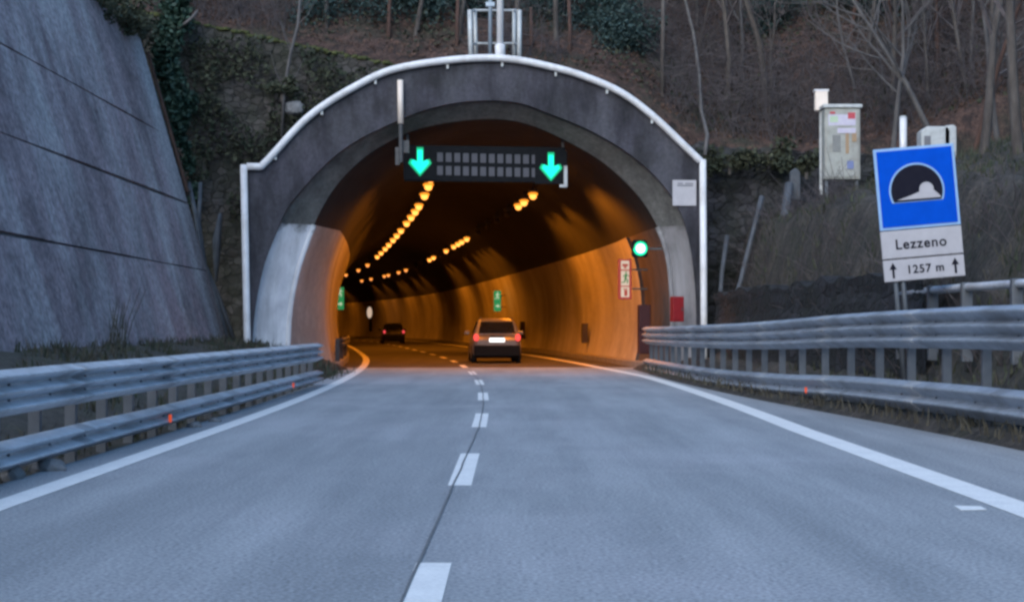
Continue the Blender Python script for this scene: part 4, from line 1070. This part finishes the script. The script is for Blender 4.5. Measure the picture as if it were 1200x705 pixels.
# wall creepers over left stone wall (stuff)
m = MB()
for k in range(9000):
    px = random.uniform(222, 470); py = random.uniform(18, 260)
    if noise.noise((px*.022, py*.022, 4)) < -.10: continue
    p = at(px, py, 48.82)
    if p.z > ltop(p) or p.z < lbase(p)+.1: continue
    leaf_quad(m, p+Vector((0, random.uniform(-.14, .05), 0)), random.uniform(.04, .10))
tag(m.build('ground_cover', M['bramble']), 'creeping plants over the mossy stone wall', kind='stuff')
m = MB()
for k in range(24000):
    Y = WALLY+.3+random.random()**1.3*20; X = random.uniform(-16, 26); px = 600+1900*X/Y
    if px < 100 or px > 1260: continue
    leaf_quad(m, Vector((X, Y, hill(X, Y)+random.uniform(.0, .12))), random.uniform(.03, .085), .6)
tag(m.build('leaf_litter', M['deadleaf']), 'fallen brown leaves covering the wooded slope', kind='stuff')
m = MB()
for k in range(17000):
    Y = WALLY+.3+random.random()**1.2*18; X = random.uniform(-14, 25); px = 600+1900*X/Y
    if px < 120 or px > 1270: continue
    if near_ev(X, Y): continue
    p = Vector((X, Y, hill(X, Y)-.05)); d = Vector((random.gauss(0, .45), random.gauss(0, .3), 1)).normalized(); l = random.uniform(.5, 2.3)
    m.tube([p, p+d*l*.5+Vector((random.gauss(0, .06), 0, 0)), p+d*l+Vector((random.gauss(0, .25), 0, random.gauss(0, .1)))], [.013, .010, .005], 3, caps=False)
    for q in range(2):
        f = random.uniform(.4, .9); e = Vector((random.gauss(0, 1), random.gauss(0, .5), random.uniform(.1, .8))).normalized()
        m.tube([p+d*l*f, p+d*l*f+e*l*.4], [.008, .004], 3, caps=False)
tag(m.build('undergrowth', M['twig']), 'bare twiggy undergrowth on the wooded slope', kind='stuff')
m = MB()
for k in range(26000):
    Y = WALLY+.3+random.random()**1.3*18; X = random.uniform(-14, 25); px = 600+1900*X/Y
    if px < 120 or px > 1270 or noise.noise((X*.45, Y*.6, 11)) < .12: continue
    leaf_quad(m, Vector((X, Y, hill(X, Y)+random.random()**2*.7)), random.uniform(.04, .10))
tag(m.build('ground_cover', M['bramble']), 'patches of dull green brambles on the wooded slope', kind='stuff')
# grass and weeds on the bank
def blades(name, mt, lab, pts, h0, h1, wd=.012):
    m = MB()
    for p in pts:
        h = random.uniform(h0, h1); a = random.random()*TAU; d = Vector((math.cos(a), math.sin(a), 0)); l = Vector((random.gauss(0, .35)*h, random.gauss(0, .35)*h, 0))
        m.add([p-d*wd, p+d*wd, p+l*.4+Vector((0, 0, h*.6))+d*wd*.7, p+l*.4+Vector((0, 0, h*.6))-d*wd*.7, p+l+Vector((0, 0, h))], [(0, 1, 2, 3), (3, 2, 4)])
    return tag(m.build(name, mt), lab, kind='stuff')
pts = []
while len(pts) < 8000:
    Y = random.uniform(14, 48.5); X = bank_x0(Y)+random.uniform(-.3, 6.5)
    if noise.noise((X*.7, Y*.7, 8)) < -.15: continue
    if 600+1900*X/Y > 1260: continue
    pts.append(Vector((X, Y, bank(X, Y)+nz(X, Y, .5, .30)+nz(X, Y, 1.6, .13)-.05)))
blades('grass', M['drygrass'], 'dry pale grass on the right bank', pts[:3500], .10, .32, .010)
blades('weeds', M['bramble'], 'low green weeds on the right bank', pts[3500:], .08, .26, .02)
pts = []
while len(pts) < 6000:
    Y = random.uniform(9, 47); X = random.uniform(-8.4, -4.35)
    if noise.noise((X*1.2, Y*.6, 2)) < .0: continue
    zz = 0
    for (xa, za), (xb, zb_) in zip(prof, prof[1:]):
        if xb <= X <= xa: zz = za+(zb_-za)*(xa-X)/(xa-xb)
    pts.append(Vector((X, Y, zz-.03)))
blades('grass', M['drygrass'], 'dry grass tufts on the left verge', pts[:3000], .08, .3, .01)
blades('weeds', M['bramble'], 'low weeds on the left verge', pts[3000:], .06, .22, .02)
pts = []
for k in range(2600):
    Y = random.uniform(8, 46); X = sm(rail_r, Y)[0]+random.uniform(-.3, .5)
    pts.append(Vector((X, Y, .0+max(0, bank(X, Y))*.6)))
blades('weeds', M['drygrass'], 'dry weeds along the foot of the right guard rail', pts, .06, .25, .012)
m = MB()
for k in range(4200):
    Y = random.uniform(24, 48.3); X = bank_x0(Y)+random.uniform(.0, 5.5); px = 600+1900*X/Y
    if px > 1260 or noise.noise((X*.8, Y*.5, 21)) < -.1 or X-bank_x0(Y) > 1.6: continue
    p = Vector((X, Y, bank(X, Y)-.08)); d = Vector((random.gauss(-.15, .5), random.gauss(-.2, .3), 1)).normalized(); l = random.uniform(.3, 1.2)
    m.tube([p, p+d*l*.5+Vector((random.gauss(0, .05), 0, 0)), p+d*l+Vector((random.gauss(0, .2), 0, random.gauss(-.1, .15)))], [.010, .008, .004], 3, caps=False)
tag(m.build('undergrowth', M['twig']), 'dry tangled scrub on the right bank', kind='stuff')
cl = [(at(158+56*f+random.uniform(-7, 5), 45+180*f, 47.6), .28, .22, .32) for f in [i/13 for i in range(14)]]
leafmass('dry_creeper', 'brown dry creeper along the slanting end of the concrete wall', 'creeper', M['deadleaf'], cl, 120, .06, stems=[[at(160, 40, 47.7), at(188, 130, 47.7), at(216, 225, 47.7)]])
# reeds by the concrete wall
for px, lab in ((137, 'tuft of tall dry reeds against the foot of the concrete wall'),):
    t = thing('dry_reeds', lab, 'plant', at(px, 410, 34)); m = MB()
    for k in range(26):
        p = at(px+random.uniform(-9, 9), 412, 33.6+random.uniform(-.4, .3)); d = Vector((random.gauss(.08, .14), random.gauss(0, .1), 1))*random.uniform(.6, 1.35)
        m.tube([p, p+d*.5, p+d+Vector((random.gauss(0, .06), 0, 0))], [.012, .01, .004], 3)
    m.build('stalks', M['drygrass'], t)
# vegetation over the top of the retaining wall
cl = [(at(px, py, 44.5), .6, .4, .45) for px, py in ((92, -4), (108, 6), (122, 12), (150, 24), (160, 5))]+[(rw(Y_, 9.75)+Vector((random.uniform(-.3, .35), 0, random.uniform(-.35, .3))), .5, .45, .4) for Y_ in (40.5, 41.3, 42, 42.8, 43.6, 44.3, 45, 45.7, 46.3, 46.9, 47.2)]
leafmass('hanging_bush', 'brownish bush hanging over the top of the concrete wall', 'shrub', M['bramble'], cl, 200, .075, stems=[[at(120, -20, 44.9), at(118, 10, 44.6)]])
# stones
def rock(px, py, Y, s, lab):
    import bmesh
    bm = bmesh.new(); bmesh.ops.create_icosphere(bm, subdivisions=2, radius=1)
    for v in bm.verts: v.co *= 1+.28*noise.noise(v.co*1.4+Vector((px, 0, 0))); v.co = Vector((v.co.x*s[0], v.co.y*s[1], v.co.z*s[2]))
    me = bpy.data.meshes.new('stone'); bm.to_mesh(me); bm.free(); me.materials.append(M['rock'])
    o = bpy.data.objects.new('stone', me); COL.objects.link(o); o.location = at(px, py, Y); tag(o, lab, 'stone')
rock(12, 556, 13.6, (.12, .1, .10), 'pale stone under the left guard rail at the picture edge'); rock(58, 548, 14.4, (.16, .10, .085), 'flat pale stone under the left guard rail')
rock(228, 499, 20.6, (.10, .09, .06), 'small pale stone near the left orange reflector'); rock(252, 493, 21.8, (.09, .09, .05), 'smaller stone behind the one by the reflector'); rock(344, 127, 48.75, (.34, .2, .26), 'pale boulder bulging from the mossy stone wall')
